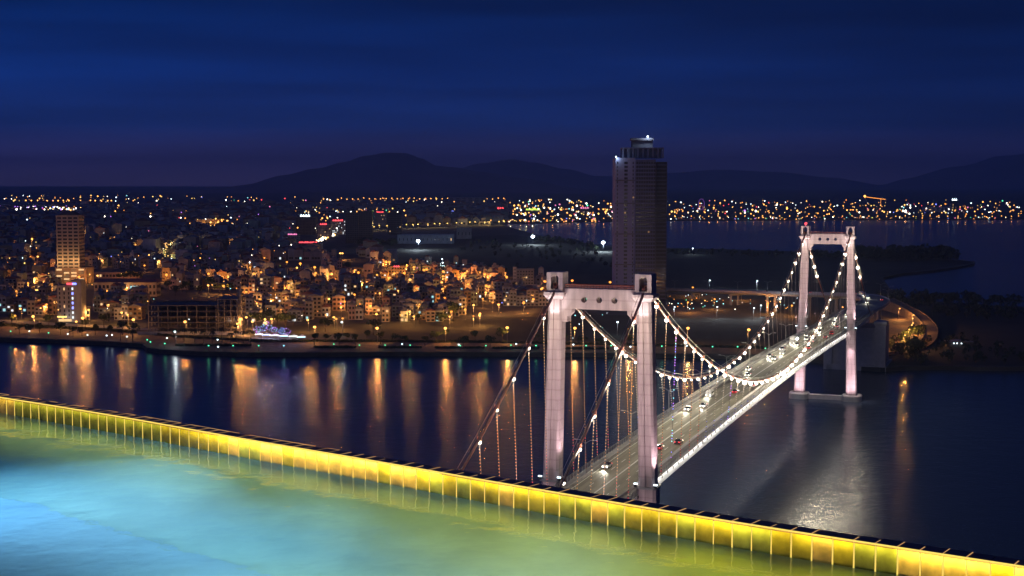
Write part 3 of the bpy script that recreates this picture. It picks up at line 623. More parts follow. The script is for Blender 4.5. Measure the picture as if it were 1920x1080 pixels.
def street_lamp(x, y, emis='e_amber', h=9.5, e=9000, rk=1.0, place_ph='on the riverfront', size=1.0, zg=GZ):
    """the lamp whose light shows at pixel x, y of the photograph, stood on the ground below it"""
    p = W(x, y, zg+h+.4); D = p.y; r = min(4.5, max(.4, D*.00058*size))
    me = lamp_meshes('street', h, r, emis)
    t = thing('street_lamp', (p.x, p.y+2.5, zg), 0, None, 'street lamp', 'street lamps '+place_ph)
    for n, m in zip(('pole', 'arm', 'lamp_head', 'lamp_glass'), me): place(n, m, t)
    if e: light('POINT', 'street_lamp_light', (0, -2.55, h+.3-r*1.5-.3), e, COLS[emis], t, .4)
    cname = {'e_amber': 'amber', 'e_orange': 'deep orange', 'e_white': 'white', 'e_cool': 'cold white', 'e_yellow': 'yellow', 'e_cyan': 'cyan', 'e_flood': 'large cold white'}[emis]
    lamp_jobs.append((t, (x, y), '%s street lamp %s' % (cname, place_ph)))
    return t
front = [(62, 592), (155, 595), (250, 598), (347, 602), (452, 597), (590, 612), (707, 614), (835, 614), (951, 613), (1078, 614), (1290, 614), (1404, 617), (-40, 588), (1180, 616)]
for x, y in front: street_lamp(x, y, 'e_amber', 11, 6500, size=1.9, place_ph='along the riverfront')
mid = [(38, 578), (166, 580), (143, 602), (228, 585), (445, 606), (462, 594), (473, 602), (497, 598), (509, 597), (577, 599), (626, 594), (706, 588), (768, 583), (900, 587), (935, 570), (888, 571), (899, 590)]
for x, y in mid: street_lamp(x, y, 'e_amber', 9, 1500 if x == 143 else 9000, size=1.45, place_ph='among the first houses')
inner = [(1022, 527), (1015, 541), (1073, 525), (1144, 528), (982, 567), (68, 521), (93, 541), (148, 518), (238, 510), (236, 542), (312, 514), (391, 512), (417, 518), (419, 535), (476, 512), (563, 493), (590, 500), (592, 511), (616, 513), (730, 490), (724, 490), (763, 497), (776, 500), (758, 511), (795, 505), (800, 504), (831, 508), (868, 513), (872, 511), (866, 516), (909, 513), (915, 517), (912, 535), (950, 518), (672, 510), (30, 545), (52, 530), (540, 540), (1000, 560)]
for x, y in inner: street_lamp(x, y, 'e_orange', 9, 14000 if x < 1000 else 5000, size=1.6, place_ph='deeper in town')
more = []
lr = random.Random(77)
while len(more) < 84:
    x, y = (lr.uniform(0, 1000), lr.uniform(478, 596)) if len(more) % 3 else (lr.uniform(430, 990), lr.uniform(500, 598))
    if (x > 640 and y < 505) or (240 < x < 450 and y > 545) or any(math.hypot(x-a, y-b) < 10 for a, b in more): continue
    more.append((x, y))
for i, (x, y) in enumerate(more): street_lamp(x, y, ('e_orange', 'e_amber', 'e_orange')[i % 3], 8.5, 6000, size=lr.uniform(1.0, 1.5), place_ph='in a side street')
far_l = [(67, 464), (156, 446), (182, 388), (220, 390), (110, 392), (132, 393), (428, 458), (426, 413), (642, 474), (638, 474), (337, 404), (182, 447), (205, 446), (254, 459), (60, 447), (305, 460), (355, 418), (373, 417), (395, 416), (409, 416)]
for x, y in far_l: street_lamp(x, y, 'e_amber', 10, 12000, size=1.2, place_ph='in the far streets')
for x, y in [(311, 467), (313, 463), (310, 472), (317, 458), (320, 455), (368, 463), (371, 455), (373, 450), (315, 479), (322, 480), (309, 477)]: street_lamp(x, y, 'e_yellow', 9, 4000, size=.75, place_ph='on a winding lane')
row = [(703, 425), (713, 423), (725, 422)]+[(760+13.3*k, 420.5-.45*k) for k in range(19)]
for x, y in row: street_lamp(x+random.uniform(-3, 3), y+random.uniform(-.8, .8), 'e_yellow', 10, 6000, size=.8, place_ph='behind the dark headland')
shore = [(1020+16*k, 409.5-.1*k) for k in range(9)]+[(1264+16.6*k+random.uniform(-2, 2), 404.5+random.uniform(-.6, .6)) for k in range(41)]
for x, y in shore: street_lamp(x, y, 'e_amber', 11, 800, size=.62, place_ph='along the far shore')
ramp_l = [(1687, 578), (1713, 590), (1712, 605), (1705, 617), (1697, 628)]
for x, y in ramp_l: street_lamp(x, y, 'e_amber', 9, 13000, size=.9, place_ph='on the ramp by the anchorage')
for x, y in [(1299, 538), (1391, 545), (1340, 560), (1440, 568), (1485, 572), (1290, 566), (1580, 575), (1640, 655)]: street_lamp(x, y, 'e_orange', 9, 13000, size=1.2, place_ph='under the viaduct')
for x, y in [(784, 450), (999, 442), (1131, 453)]: street_lamp(x, y, 'e_flood', 16, 90000, size=2.3, place_ph='over the dark headland')
for x, y in [(829, 485), (641, 603), (328, 621), (1299, 465), (337, 405), (1331, 525), (1420, 526), (1158, 603), (830, 492), (1427, 572), (1414, 577), (1345, 575), (1265, 575)]: street_lamp(x, y, 'e_cool', 10, 1500 if y > 600 else 6000, size=1.3 if y > 600 else .9, place_ph='standing alone')
# low marker lamps on the quay edge
mk_pole = MB(); mk_pole.tube([(0, 0, 0), (0, 0, 3.2)], .09, 6, r2=.07); mk_pole.box(-.2, .2, -.2, .2, 0, .25); mk_cap = MB(); mk_cap.loft([[(-.4, -.4, 3.9), (.4, -.4, 3.9), (.4, .4, 3.9), (-.4, .4, 3.9)], [(-.1, -.1, 4.15), (.1, -.1, 4.15), (.1, .1, 4.15), (-.1, .1, 4.15)]])
mk_pm, mk_cm = mk_pole.mesh('post', M['black']), mk_cap.mesh('cap', M['black'])
mk_g = {}
for k in ('e_green', 'e_cool', 'e_cyan'):
    g = MB(); g.ball((0, 0, 3.5), .5, 0, 8, 4, .45); mk_g[k] = g.mesh('lamp_glass', M[k])
mjobs = []
for x, y, k in [(20, 621, 'e_green'), (55, 621, 'e_cool'), (91, 624, 'e_green'), (127, 626, 'e_cool'), (164, 628, 'e_cool'), (200, 629, 'e_cool'), (210, 628, 'e_cool'), (238, 631, 'e_cool'), (276, 637, 'e_green'), (282, 641, 'e_green'), (309, 644, 'e_green'), (313, 634, 'e_cool'), (391, 648, 'e_green'), (408, 637, 'e_cool'), (409, 650, 'e_cool'), (437, 648, 'e_green'), (485, 648, 'e_green'), (532, 648, 'e_cyan'), (626, 645, 'e_green'), (674, 647, 'e_green'), (722, 647, 'e_green'), (754, 645, 'e_cool'), (769, 647, 'e_green'), (860, 646, 'e_cool'), (863, 648, 'e_green'), (911, 648, 'e_green'), (958, 647, 'e_green'), (968, 645, 'e_cool'), (1005, 648, 'e_green'), (1075, 646, 'e_cool'), (1099, 648, 'e_green'), (1146, 648, 'e_green'), (1241, 649, 'e_green'), (1288, 648, 'e_cool'), (1336, 650, 'e_green'), (1383, 650, 'e_green'), (1435, 653, 'e_green'), (1182, 650, 'e_cool')]:
    p = W(x, y, GZ+3.5); t = thing('quay_marker_lamp', (p.x, p.y, GZ), 0, None, 'lamp', 'marker lamps on the quay')
    place('post', mk_pm, t); place('cap', mk_cm, t); place('lamp_glass', mk_g[k], t)
    light('POINT', 'marker_light', (0, -.3, 2.6), 25, {'e_green': (.2, 1, .5), 'e_cool': (.7, .85, 1), 'e_cyan': (.3, .9, 1)}[k], t, .2)
    mjobs.append((t, (x, y), {'e_green': 'green quay marker lamp', 'e_cool': 'white quay marker lamp', 'e_cyan': 'cyan quay marker lamp'}[k]))
# ------------------------------------------------------------------ landmark buildings
def windows_grid(mb_d, lit, x0, x1, y, z0, z1, nx, nz, wf=.6, hf=.55, p_lit=.05, rnd=random, face='y'):
    """dark panes set into shallow frames; lit ones are returned as rectangles"""
    dx, dz = (x1-x0)/nx, (z1-z0)/nz
    for i in range(nx):
        for k in range(nz):
            a, b = x0+dx*(i+.5-wf/2), x0+dx*(i+.5+wf/2); c, d = z0+dz*(k+.5-hf/2), z0+dz*(k+.5+hf/2)
            if rnd.random() < p_lit: lit.append((a, b, c, d)); continue
            if face == 'y': mb_d.box(a, b, y-.06, y+.02, c, d)
            else: mb_d.box(y-.02, y+.06, a, b, c, d)
def block(name, label, x0, x1, ytop, ybase, cat='building', floors=None, mat=None, depth=None, nx=None, p_lit=.04, lit='w_warm', rz=0, sign=None, zbase=GZ, side=True, wf=.55, hf=.5, parapet=.9, huts=1, bands=False, seed=1, group=None):
    rnd = random.Random(seed*77+int(x0)); xc = (x0+x1)/2; P = W(xc, ybase, zbase); D = P.y; w = (x1-x0)/FPX*D; h = WD(xc, ytop, D).z-zbase; dp = depth or w*.8
    t = thing(name, P, rz, label, cat, group); mt = mat or M['wall_grey']
    b = MB(); b.box(-w/2, w/2, 0, dp, -.5, h); wl = b.obj('wall', mt, t)
    floors = floors or max(1, round(h/3.4)); nx = nx or max(2, round(w/3.2)); lits = []
    g = MB(); windows_grid(g, lits, -w/2+.4, w/2-.4, 0, .4, h-.3, nx, floors, wf, hf, p_lit, rnd)
    if side: windows_grid(g, [], .4, dp-.4, w/2, .4, h-.3, max(1, round(dp/3.6)), floors, wf, hf, 0, rnd, 'x')
    tag(g.obj('window', M['glass_dark'], t), kind='stuff')
    for a, bb, c, d in lits:
        g = MB(); g.box(a, bb, -.07, .02, c, d); g.obj('lit_window', M[lit if rnd.random() < .75 else 'w_dim'], t)
    g = MB(); o = .25
    for xa, xb, ya, yb in ((-w/2-o, w/2+o, -o, .1), (-w/2-o, w/2+o, dp-.1, dp+o), (-w/2-o, -w/2+.1, .1, dp-.1), (w/2-.1, w/2+o, .1, dp-.1)): g.box(xa, xb, ya, yb, h-.3, h+parapet)
    g.obj('roof_parapet', mt, t)
    if bands:
        g = MB()
        for k in range(1, floors): z = .4+(h-.7)*k/floors; g.box(-w/2-.3, w/2+.3, -.35, -.003, z-.18, z+.18)
        tag(g.obj('floor_band', mt, t), kind='stuff')
    for k in range(huts):
        a = rnd.uniform(-w*.3, w*.15); g = MB(); g.box(a, a+w*.22, dp*.4, dp*.4+w*.2, h+.003, h+2.8); g.box(a-.2, a+w*.22+.2, dp*.4-.2, dp*.4+w*.2+.2, h+2.8, h+3.05); g.obj('stair_hut', mt, t)
    if sign:
        em, sw, sz, sh = sign; n = max(3, int(sw*w/(sh*1.1))); g = MB()
        for k in range(n):
            a = -w*sw/2+w*sw*k/n; c = w*sw/n*.78
            g.box(a, a+c, -.9, -.7, h*sz, h*sz+sh*rnd.uniform(.6, 1)); g.box(a+c*.3, a+c*.6, -.9, -.7, h*sz+sh*.2, h*sz+sh*1.15)
        tag(g.obj('lit_sign', M[em], t), kind='stuff'); g = MB(); g.box(-w*sw/2, w*sw/2, -.69, -.6, h*sz-.2, h*sz+.1); g.box(-w*sw/2+.4, -w*sw/2+.6, -.6, .1, h*sz-.2, h*sz); g.box(w*sw/2-.6, w*sw/2-.4, -.6, .1, h*sz-.2, h*sz); g.obj('sign_frame', M['black'], t)
    t['h'] = h; t['w'] = w; t['d'] = dp
    return t
for n, c in (('grey', (.3, .29, .29)), ('cream', (.42, .36, .28)), ('white', (.5, .49, .48)), ('pink', (.4, .29, .27)), ('green', (.27, .33, .28)), ('blue', (.26, .31, .38)), ('ochre', (.42, .3, .16)), ('dark', (.09, .085, .09)), ('brown', (.2, .14, .11))): M['wall_'+n] = PM(n+'_wall', c, .85, .2, .25, stretch=(1, 1, .4))
M['roof_red'] = PM('red_tin_roof', (.2, .08, .06), .7, .3, .4); M['roof_grey'] = PM('grey_tin_roof', (.2, .2, .21), .6, .3, .4); M['roof_slab'] = PM('roof_slab', (.24, .23, .22), .9, .3, .3); M['tank'] = PM('steel_tank', (.5, .5, .52), .35, .1, 1, metal=.8)
# hotel tower on the left, lit amber from its podium
ht = block('hotel_tower', 'amber-lit hotel tower with stacked balcony bands on a wider podium', 108, 150, 405, 532, floors=19, mat=M['wall_cream'], nx=4, bands=True, p_lit=.02, wf=.72, hf=.5, cat='tower', seed=3)
h, w, dp = ht['h'], ht['w'], ht['d']
g = MB(); g.loft([[(-w*.4, dp*.1, h+.9), (w*.4, dp*.1, h+.9), (w*.4, dp*.9, h+.9), (-w*.4, dp*.9, h+.9)], [(-w*.2, dp*.3, h+5), (w*.2, dp*.3, h+5), (w*.2, dp*.7, h+5), (-w*.2, dp*.7, h+5)]]); g.obj('crown_roof', M['wall_dark'], ht)
g = MB(); ph = h*.24; g.box(-w*.55, w*.85, -3, dp+4, -.5, ph); g.obj('podium', M['wall_brown'], ht)
for k in range(5):
    for i in range(4):
        if (k*3+i) % 4 == 1: continue
        g = MB(); a = -w*.5+i*w*.33; z = 1+k*ph/5.2; g.box(a, a+w*.24, -3.1, -2.99, z, z+ph*.1); g.obj('lit_window', M['w_warm' if (k+i) % 3 else 'w_dim'], ht)
for a in (-w*.35, w*.35): light('POINT', 'facade_lamp', (a, -9, ph+6), 5500, (1, .55, .22), ht, .8)
light('POINT', 'facade_lamp', (0, -16, 4), 3500, (1, .55, .2), ht, .8)
nb = block('office_block', 'pale narrow block with a red and blue rooftop sign by the riverside road', 108, 152, 537, 604, mat=M['wall_grey'], floors=8, nx=5, p_lit=.05, wf=.3, hf=.6, seed=4, cat='building')
h, w, dp = nb['h'], nb['w'], nb['d']
g = MB(); g.box(w*.12, w*.5+1.2, -1.2, dp*.7, -.5, h+5.2); g.obj('stair_tower', M['wall_grey'], nb)
for k in range(7):
    g = MB(); g.box(w*.15, w*.22, -1.3, -1.19, 3+k*h/7.5, 3+k*h/7.5+2); g.obj('lit_window', M['e_blue' if k in (2, 3, 5) else 'w_white'], nb)
g = MB()
for k in range(5): g.box(-w*.05+k*.95, -w*.05+k*.95+.75, -1.5, -1.3, h+1.4, h+3.0)
tag(g.obj('lit_sign', M['e_red'], nb), kind='stuff')
g = MB(); g.box(w*.18, w*.36, -1.5, -1.3, h+1.4, h+3.0); g.obj('lit_sign', M['e_blue'], nb)
g = MB(); g.box(-w*.45, w*.4, -.3, -.1, .6, 2.6); g.obj('shop_front', M['w_warm'], nb); g = MB(); g.box(-w*.5, -w*.1, -.45, -.31, 3.9, 4.9); g.obj('shop_sign', M['e_yellow'], nb)
light('POINT', 'shop_light', (0, -4, 4), 500, (1, .9, .8), nb, .5)
sc = block('school_block', 'long pale school block with cyan lit classrooms', 176, 294, 531, 556, mat=M['wall_cream'], floors=2, nx=16, p_lit=.0, seed=5, depth=16, huts=0)
h, w = sc['h'], sc['w']
for k in range(5): g = MB(); a = w*.08+k*3.1; g.box(a, a+2.2, -.1, .0, h*.56, h*.8); g.obj('lit_window', M['w_cyan'], sc)
g = MB(); a = w*.16; g.box(a, a+3, -.1, 0, h*.15, h*.36); g.obj('lit_window', M['w_cyan'], sc)
g = MB(); g.loft([[(-w/2-1, -1, h+.9), (w/2+1, -1, h+.9), (w/2+1, 17, h+.9), (-w/2-1, 17, h+.9)], [(-w/2+3, 7, h+4), (w/2-3, 7, h+4), (w/2-3, 9, h+4), (-w/2+3, 9, h+4)]]); g.obj('roof', M['roof_red'], sc)
light('POINT', 'court_lamp', (0, -8, 8), 4000, (1, .5, .2), sc, .5)
block('town_house_row', 'low pale terrace with orange glow between the hotel and the school', 172, 262, 512, 522, mat=M['wall_pink'], floors=1, nx=14, seed=6, depth=12, huts=0)
# unfinished concrete frame on the river front
P = W(355, 627, GZ); D = P.y
fr = thing('concrete_frame_building', P, 0, 'unfinished open concrete frame building dark inside on the riverfront', 'building')
def frame(mb, x0, x1, y0, y1, z0, z1, nx, ny, nz):
    for k in range(nz+1): mb.box(x0-.5, x1+.5, y0-.5, y1+.5, z0+(z1-z0)*k/nz-.25, z0+(z1-z0)*k/nz+.25)
    for i in range(nx+1):
        for j in range(ny+1):
            x, y = x0+(x1-x0)*i/nx, y0+(y1-y0)*j/ny
            for k in range(nz): mb.box(x-.35, x+.35, y-.35, y+.35, z0+(z1-z0)*k/nz+.253, z0+(z1-z0)*(k+1)/nz-.253)
w = 150/FPX*D; M['frame_conc'] = PM('raw_concrete', (.13, .12, .12), .9, .25, .3)
g = MB(); frame(g, -w/2-2, w*.32, 6, 34, 0, 21, 7, 3, 5); tag(g.obj('floor_frame', M['frame_conc'], fr), kind='stuff')
g = MB(); frame(g, w*.36, w*.6, 2, 30, 0, 26, 3, 4, 6); tag(g.obj('corner_frame', M['frame_conc'], fr), kind='stuff')
g = MB(); g.box(w*.585, w*.625, 8, 14, 0, 33); g.obj('lift_core', M['frame_conc'], fr)
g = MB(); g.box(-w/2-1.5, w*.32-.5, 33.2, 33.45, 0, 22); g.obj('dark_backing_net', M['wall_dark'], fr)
g = MB(); g.box(-w/2-8, w*.68, -4, -3.7, 0, 2.6); g.obj('site_hoarding', M['wall_grey'], fr)
g = MB(); rr = random.Random(5)
for k in range(60):
    a = rr.uniform(-w/2, w*.3); g.tube([(a, rr.uniform(7, 33), 21), (a, rr.uniform(7, 33), 21+rr.uniform(1, 2.6))], .1, 4)
tag(g.obj('starter_bars', M['black'], fr), kind='stuff')
light('POINT', 'site_lamp', (-w*.2, 20, 8), 200, (1, .4, .3), fr, .5); light('POINT', 'site_lamp', (w*.48, 14, 10), 700, (1, .7, .55), fr, .5)
# the tall dark residential tower
P = W(1201, 562, GZ); D = P.y; k_ = D/FPX; zt = WD(1201, 296, D).z-GZ; w = 97*k_; 
tt = thing('residential_tower', P, 0, 'tall dark residential tower with pale grid facade and a lamp on its crown', 'tower')
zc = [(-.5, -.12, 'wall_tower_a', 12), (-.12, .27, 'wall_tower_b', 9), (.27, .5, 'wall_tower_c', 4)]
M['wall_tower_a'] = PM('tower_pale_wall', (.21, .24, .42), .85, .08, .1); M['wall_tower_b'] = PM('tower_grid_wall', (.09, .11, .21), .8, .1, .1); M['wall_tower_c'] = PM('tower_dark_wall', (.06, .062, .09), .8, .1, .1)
NF = 36
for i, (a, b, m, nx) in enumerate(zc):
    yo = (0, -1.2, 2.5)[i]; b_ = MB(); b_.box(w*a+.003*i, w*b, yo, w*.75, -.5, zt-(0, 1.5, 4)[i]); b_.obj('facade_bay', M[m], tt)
    g = MB(); dz = (zt-4)/NF; fl = MB()
    for f in range(NF):
        z = 1+f*dz
        if i == 0: xs = [(a+.03, .018), (a+.17, .04), (a+.2+.012, .022), (a+.33, .02)]
        elif i == 1: xs = [(a+.02+.0475*j, .034) for j in range(8)]
        else: xs = [(a+.03, .19)]
        for xa, ww in xs: g.box(w*xa, w*(xa+ww), yo-.12, yo+.02, z+dz*.22, z+dz*.78)
        if i > 0: fl.box(w*a+.2, w*b+(.5 if i == 2 else -.1), yo-.7, yo-.003, z-.22, z+.12)
    tag(g.obj('window', M['glass_dark'], tt), kind='stuff')
    if fl.v: tag(fl.obj('balcony_slab', M['wall_tower_a' if i == 1 else 'wall_tower_b'], tt), kind='stuff')
for f in (9, 17, 25, 31):
    g = MB(); z = 1+f*(zt-4)/NF; g.box(-w/2-.2, w*-.12-.1, -.5, -.003, z-.4, z+.4); g.obj('facade_belt', M['wall_dark'], tt)
g = MB(); g.box(-w*.36, w*.44, w*.12, w*.62, zt+.003, zt+.4); g.box(-w*.36, w*.44, w*.12, w*.62, zt+9, zt+10)
for k in range(9): x = -w*.36+(w*.8-1.4)*k/8; g.box(x, x+1.4, w*.12, w*.12+1.4, zt+.4, zt+9); g.box(x, x+1.4, w*.62-1.4, w*.62, zt+.4, zt+9)
g.box(-w*.33, w*.41, w*.2, w*.55, zt+.4, zt+9); g.obj('crown_colonnade', M['wall_tower_b'], tt)
g = MB(); g.box(-w*.16, w*.24, w*.25, w*.5, zt+10.003, zt+19); g.box(-w*.18, w*.26, w*.23, w*.52, zt+17, zt+19.2); g.obj('plant_room', M['wall_tower_c'], tt)
g = MB(); g.ball((w*.14, w*.25, zt+20.6), .95); g.obj('roof_lamp', M['e_cool'], tt); g = MB(); g.ball((-w*.49, .5, zt+1), .7); g.obj('corner_lamp', M['e_cool'], tt)
light('POINT', 'roof_light', (w*.14, w*.2, zt+22.6), 20000, (.75, .9, 1), tt, .5); light('POINT', 'corner_light', (-w*.49, -2, zt+1), 2500, (.75, .9, 1), tt, .4)
for x, f in ((-.33, 22), (-.17, 26), (.13, 17)): g = MB(); z = 1+f*(zt-4)/NF+1.2; g.box(w*x, w*x+1.5, -1.4, -1.25, z, z+1.6); g.obj('lit_window', M['w_dim'], tt)
# other named blocks
block('hall', 'blank-walled hall with purple and red roof lights beside the boulevard', 559, 598, 456, 478, mat=M['wall_pink'], nx=2, floors=1, wf=.1, hf=.1, sign=('e_red', .9, 1.02, 2.2), seed=7, huts=0)
block('apartment_block', 'dark red block under a white rooftop sign', 554, 592, 408, 440, mat=M['wall_brown'], seed=8, sign=('e_cool', .5, 1.06, 4), p_lit=.02)
block('apartment_block', 'mid-height block with a short red sign at the boulevard', 594, 620, 421, 446, mat=M['wall_pink'], seed=9, sign=('e_red', .5, .98, 3.2), p_lit=.04)
block('apartment_block', 'block with red sign above two rows of white windows', 620, 648, 414, 440, mat=M['wall_pink'], seed=10, sign=('e_red', .7, .98, 3.4), p_lit=.3, lit='w_white')
block('apartment_block', 'low pale block left of the blank-walled hall', 538, 560, 440, 462, mat=M['wall_grey'], seed=11, sign=('e_pink', .8, .98, 2.4))
block('office_slab', 'broad dark office slab against the far lights', 648, 672, 400, 456, mat=M['wall_dark'], seed=12, floors=14, p_lit=.004)
block('office_slab', 'taller dark office slab with vertical fins', 673, 698, 397, 456, mat=M['wall_dark'], seed=13, floors=15, p_lit=.004, bands=True)
block('office_slab', 'narrow dark slab right of the red vertical sign', 727, 752, 399, 440, mat=M['wall_dark'], seed=14, floors=10, p_lit=.006)
block('apartment_block', 'grey block with a red light line down its edge', 702, 724, 398, 424, mat=M['wall_grey'], seed=15, sign=('e_red', .6, .98, 3))
block('warehouse', 'long dark warehouse beside the cold white floodlight', 745, 850, 441, 457, mat=M['wall_blue'], floors=1, nx=14, seed=16, depth=40, huts=0, wf=.2, hf=.3)
block('warehouse', 'second dark shed right of the long warehouse', 856, 884, 428, 448, mat=M['wall_grey'], floors=1, nx=4, seed=17, depth=30, huts=0, wf=.2, hf=.3)
for x0, x1, yt, yb, m, lb, n in ((728, 760, 500, 524, 'ochre', 'orange-lit corner house with a small red sign', 'corner_house'), (655, 684, 503, 521, 'ochre', 'orange-lit square house with a lamp on its front', 'house'), (556, 570, 507, 522, 'cream', 'stepped cream house lower wing', 'house'), (567, 578, 497, 520, 'cream', 'stepped cream house with a tall stair tower', 'house'), (500, 530, 512, 522, 'cream', 'low cream terrace with a stepped roofline', 'house'), (528, 540, 503, 520, 'cream', 'small cream house with a square roof room', 'house'), (632, 641, 490, 519, 'pink', 'blank pillar-like house with no windows', 'pillar_house'), (962, 968, 502, 552, 'white', 'white blank stair shaft beside the open balconies', 'stair_shaft'), (968, 1001, 506, 540, 'grey', 'pale block with open balconies left of the bridge tower', 'apartment_block'), (952, 978, 528, 552, 'grey', 'grey block in front of the open balconies', 'apartment_block')):
    block(n, lb, x0, x1, yt, yb, mat=M['wall_'+m], seed=int(x0), p_lit=.12 if m == 'ochre' else .03, huts=0, bands=(x0 == 968), sign=('e_red', .35, .97, 1.8) if x0 == 728 else None, cat='house')
for x, y in ((744, 521), (668, 519), (572, 519), (515, 521), (985, 548), (735, 527)):
    p = W(x, y, GZ); light('POINT', 'yard_light', (p.x, p.y-9, GZ+6), 5000, (1, .45, .1), None, .6)
far_b = [(842, 856, 389, 408, 'dark', 'far dark block with a blue and white light column', ('e_blue', .3, .3, 12)), (930, 948, 392, 404, 'pink', 'far pink block with a red sign', ('e_red', .7, 1, 6)), (1740, 1785, 389, 397, 'white', 'long pale low building on the far shore', None), (985, 1015, 394, 400, 'green', 'far hall under a lime green sign', ('e_lime', .9, 1, 6)), (1085, 1108, 391, 399, 'pink', 'far block with pink and red sign', ('e_pink', .7, 1, 6)), (840, 912, 371, 380, 'grey', 'wide pale building on the horizon', None), (0, 20, 389, 396, 'blue', 'far hall with a violet light band at the left edge', ('e_purple', 1, 1, 7)), (28, 60, 389, 396, 'grey', 'far market hall with bright white front', ('e_cool', .8, .4, 7)), (88, 105, 388, 395, 'cream', 'far brightly lit hall left of the hotel tower', ('e_yellow', 1, .4, 8)), (1784, 1795, 376, 392, 'dark', 'far block with a white rooftop sign', ('e_cool', .9, 1, 8))]
for x0, x1, yt, yb, m, lb, sg in far_b: block('far_building', lb, x0, x1, yt, yb, mat=M['wall_'+m], floors=3, nx=6, seed=int(x0)+2, huts=0, sign=sg, p_lit=.15)
# ------------------------------------------------------------------ town houses
hr_ = random.Random(21)
WALLS = ['grey', 'cream', 'white', 'pink', 'green', 'blue', 'ochre']
WORDN = {1: 'one', 2: 'two', 3: 'three', 4: 'four', 5: 'five', 6: 'six'}
def house_arch(i):
    rnd = random.Random(100+i); w = rnd.choice((5.2, 6, 6.6, 7.5, 9, 11)); fl = rnd.choice((2, 2, 3, 3, 3, 4, 4, 5)); dp = rnd.uniform(11, 16); h = fl*3.4+.6
    flat = rnd.random() < .62
    b = MB(); b.box(-w/2, w/2, 0, dp, -.5, h)
    nb_ = max(1, round(w/3.3)); lits = []; g = MB()
    for f in range(fl):
        for k in range(nb_):
            x = -w/2+w*(k+.5)/nb_; ww = w/nb_*.3; z = f*3.4+.7
            if rnd.random() < .28 and len(lits) < 3: lits.append((x-ww, x+ww, z, z+1.9))
            else: g.box(x-ww, x+ww, -.05, .03, z, z+1.9)
        if f: b.box(-w/2+.15, w/2-.15, -1.1, -.003, f*3.4-.1, f*3.4+.12); b.box(-w/2+.15, w/2-.15, -1.15, -1.05, f*3.4+.12, f*3.4+.95)
    for k in range(3):
        for f in range(fl): y = dp*(k+.5)/3; g.box(w/2-.03, w/2+.05, y-.6, y+.6, f*3.4+1, f*3.4+2.2); g.box(-w/2-.05, -w/2+.03, y-.6, y+.6, f*3.4+1, f*3.4+2.2)
    r = MB()
    if flat:
        for xa, xb, ya, yb in ((-w/2-.12, w/2+.12, -.15, .12), (-w/2-.12, w/2+.12, dp-.12, dp+.12), (-w/2-.12, -w/2+.12, .12, dp-.12), (w/2-.12, w/2+.12, .12, dp-.12)): r.box(xa, xb, ya, yb, h-.2, h+.9)
        r.box(-w/2+.125, w/2-.125, .125, dp-.125, h+.003, h+.1); r.box(-w*.3, w*.2, dp*.5, dp*.8, h+.1, h+2.8)
    else:
        rise = rnd.uniform(1.2, 2.4); r.loft([[(-w/2-.4, -.6, h), (w/2+.4, -.6, h), (w/2+.4, -.6, h+.12), (0, -.6, h+rise), (-w/2-.4, -.6, h+.12)], [(-w/2-.4, dp+.4, h), (w/2+.4, dp+.4, h), (w/2+.4, dp+.4, h+.12), (0, dp+.4, h+rise), (-w/2-.4, dp+.4, h+.12)]])
    tk = None
    if flat and rnd.random() < .6: tk = MB(); tk.tube([(w*.2, dp*.35, h+1.6), (w*.2+1.8, dp*.35, h+1.6)], .6, 8); tk.box(w*.2+.2, w*.2+1.6, dp*.35-.4, dp*.35+.4, h+.1, h+1.1)
    lm = []
    for a, c, z0, z1 in lits: q = MB(); q.box(a, c, -.06, .03, z0, z1); lm.append(q.mesh('lit_window', M['w_warm']))
    return dict(w=w, fl=fl, dp=dp, h=h, flat=flat, body=b.mesh('wall', M['wall_grey']), win=g.mesh('window', M['glass_dark']), roof=r.mesh('roof', M['roof_slab'] if flat else M['roof_red']), tank=tk.mesh('water_tank', M['tank']) if tk else None, lits=lm)
ARCH = [house_arch(i) for i in range(26)]
blocked = [(100, 172, 505, 610), (168, 300, 505, 560), (255, 452, 545, 632), (485, 600, 490, 525), (625, 690, 485, 525), (722, 765, 495, 528), (945, 1005, 498, 556), (536, 660, 400, 480), (640, 760, 395, 460), (592, 662, 432, 492)]
def town_ok(x, y):
    if x < -60 or x > 1020: return False
    for a, b, c, d in blocked:
        if a < x < b and c < y < d: return False
    if y > 604-.0*x and x < 470: return False
    lim = 606 if x > 470 else 597
    if x < 250: lim = 588+.06*x
    if y > lim: return False
    if x > 480 and y > 604: return False
    if x > 640:                                     # dark open headland
        edge = 462+(x-640)*.34 if x < 740 else 496+(x-740)*.12
        if y < edge and y > 424: return False
        if y <= 424 and x > 940: return False
    if x > 860 and y > 575: return False
    return True
spots = []
D = 1075.0; prev_set = []
while D < 6200:
    k = 1 if D < 1900 else (1.7 if D < 3000 else 3.4)
    for sub in range(2):
        Y = D+sub*16*k; X = -.40*Y; ph = hr_.uniform(0, 40)
        while X < .03*Y+20:
            if int((X+ph)/(75*k)) % 5 == 4 and hr_.random() < .5: X += 9*k; continue
            a = hr_.choice(ARCH); sc_ = k*(1 if k == 1 else hr_.uniform(.8, 1.15))
            x, y = PX((X, Y, GZ))
            if town_ok(x, y) and hr_.random() < .93: spots.append((X+a['w']*sc_/2, Y+hr_.uniform(-1.5, 1.5), a, sc_, sub, hr_.uniform(.82, 1.25), k))
            X += a['w']*sc_+(.12 if hr_.random() < .8 else hr_.uniform(1, 5))
    D += (42 if k == 1 else 52 if k < 2 else 95)
spots.sort(key=lambda s: s[1])
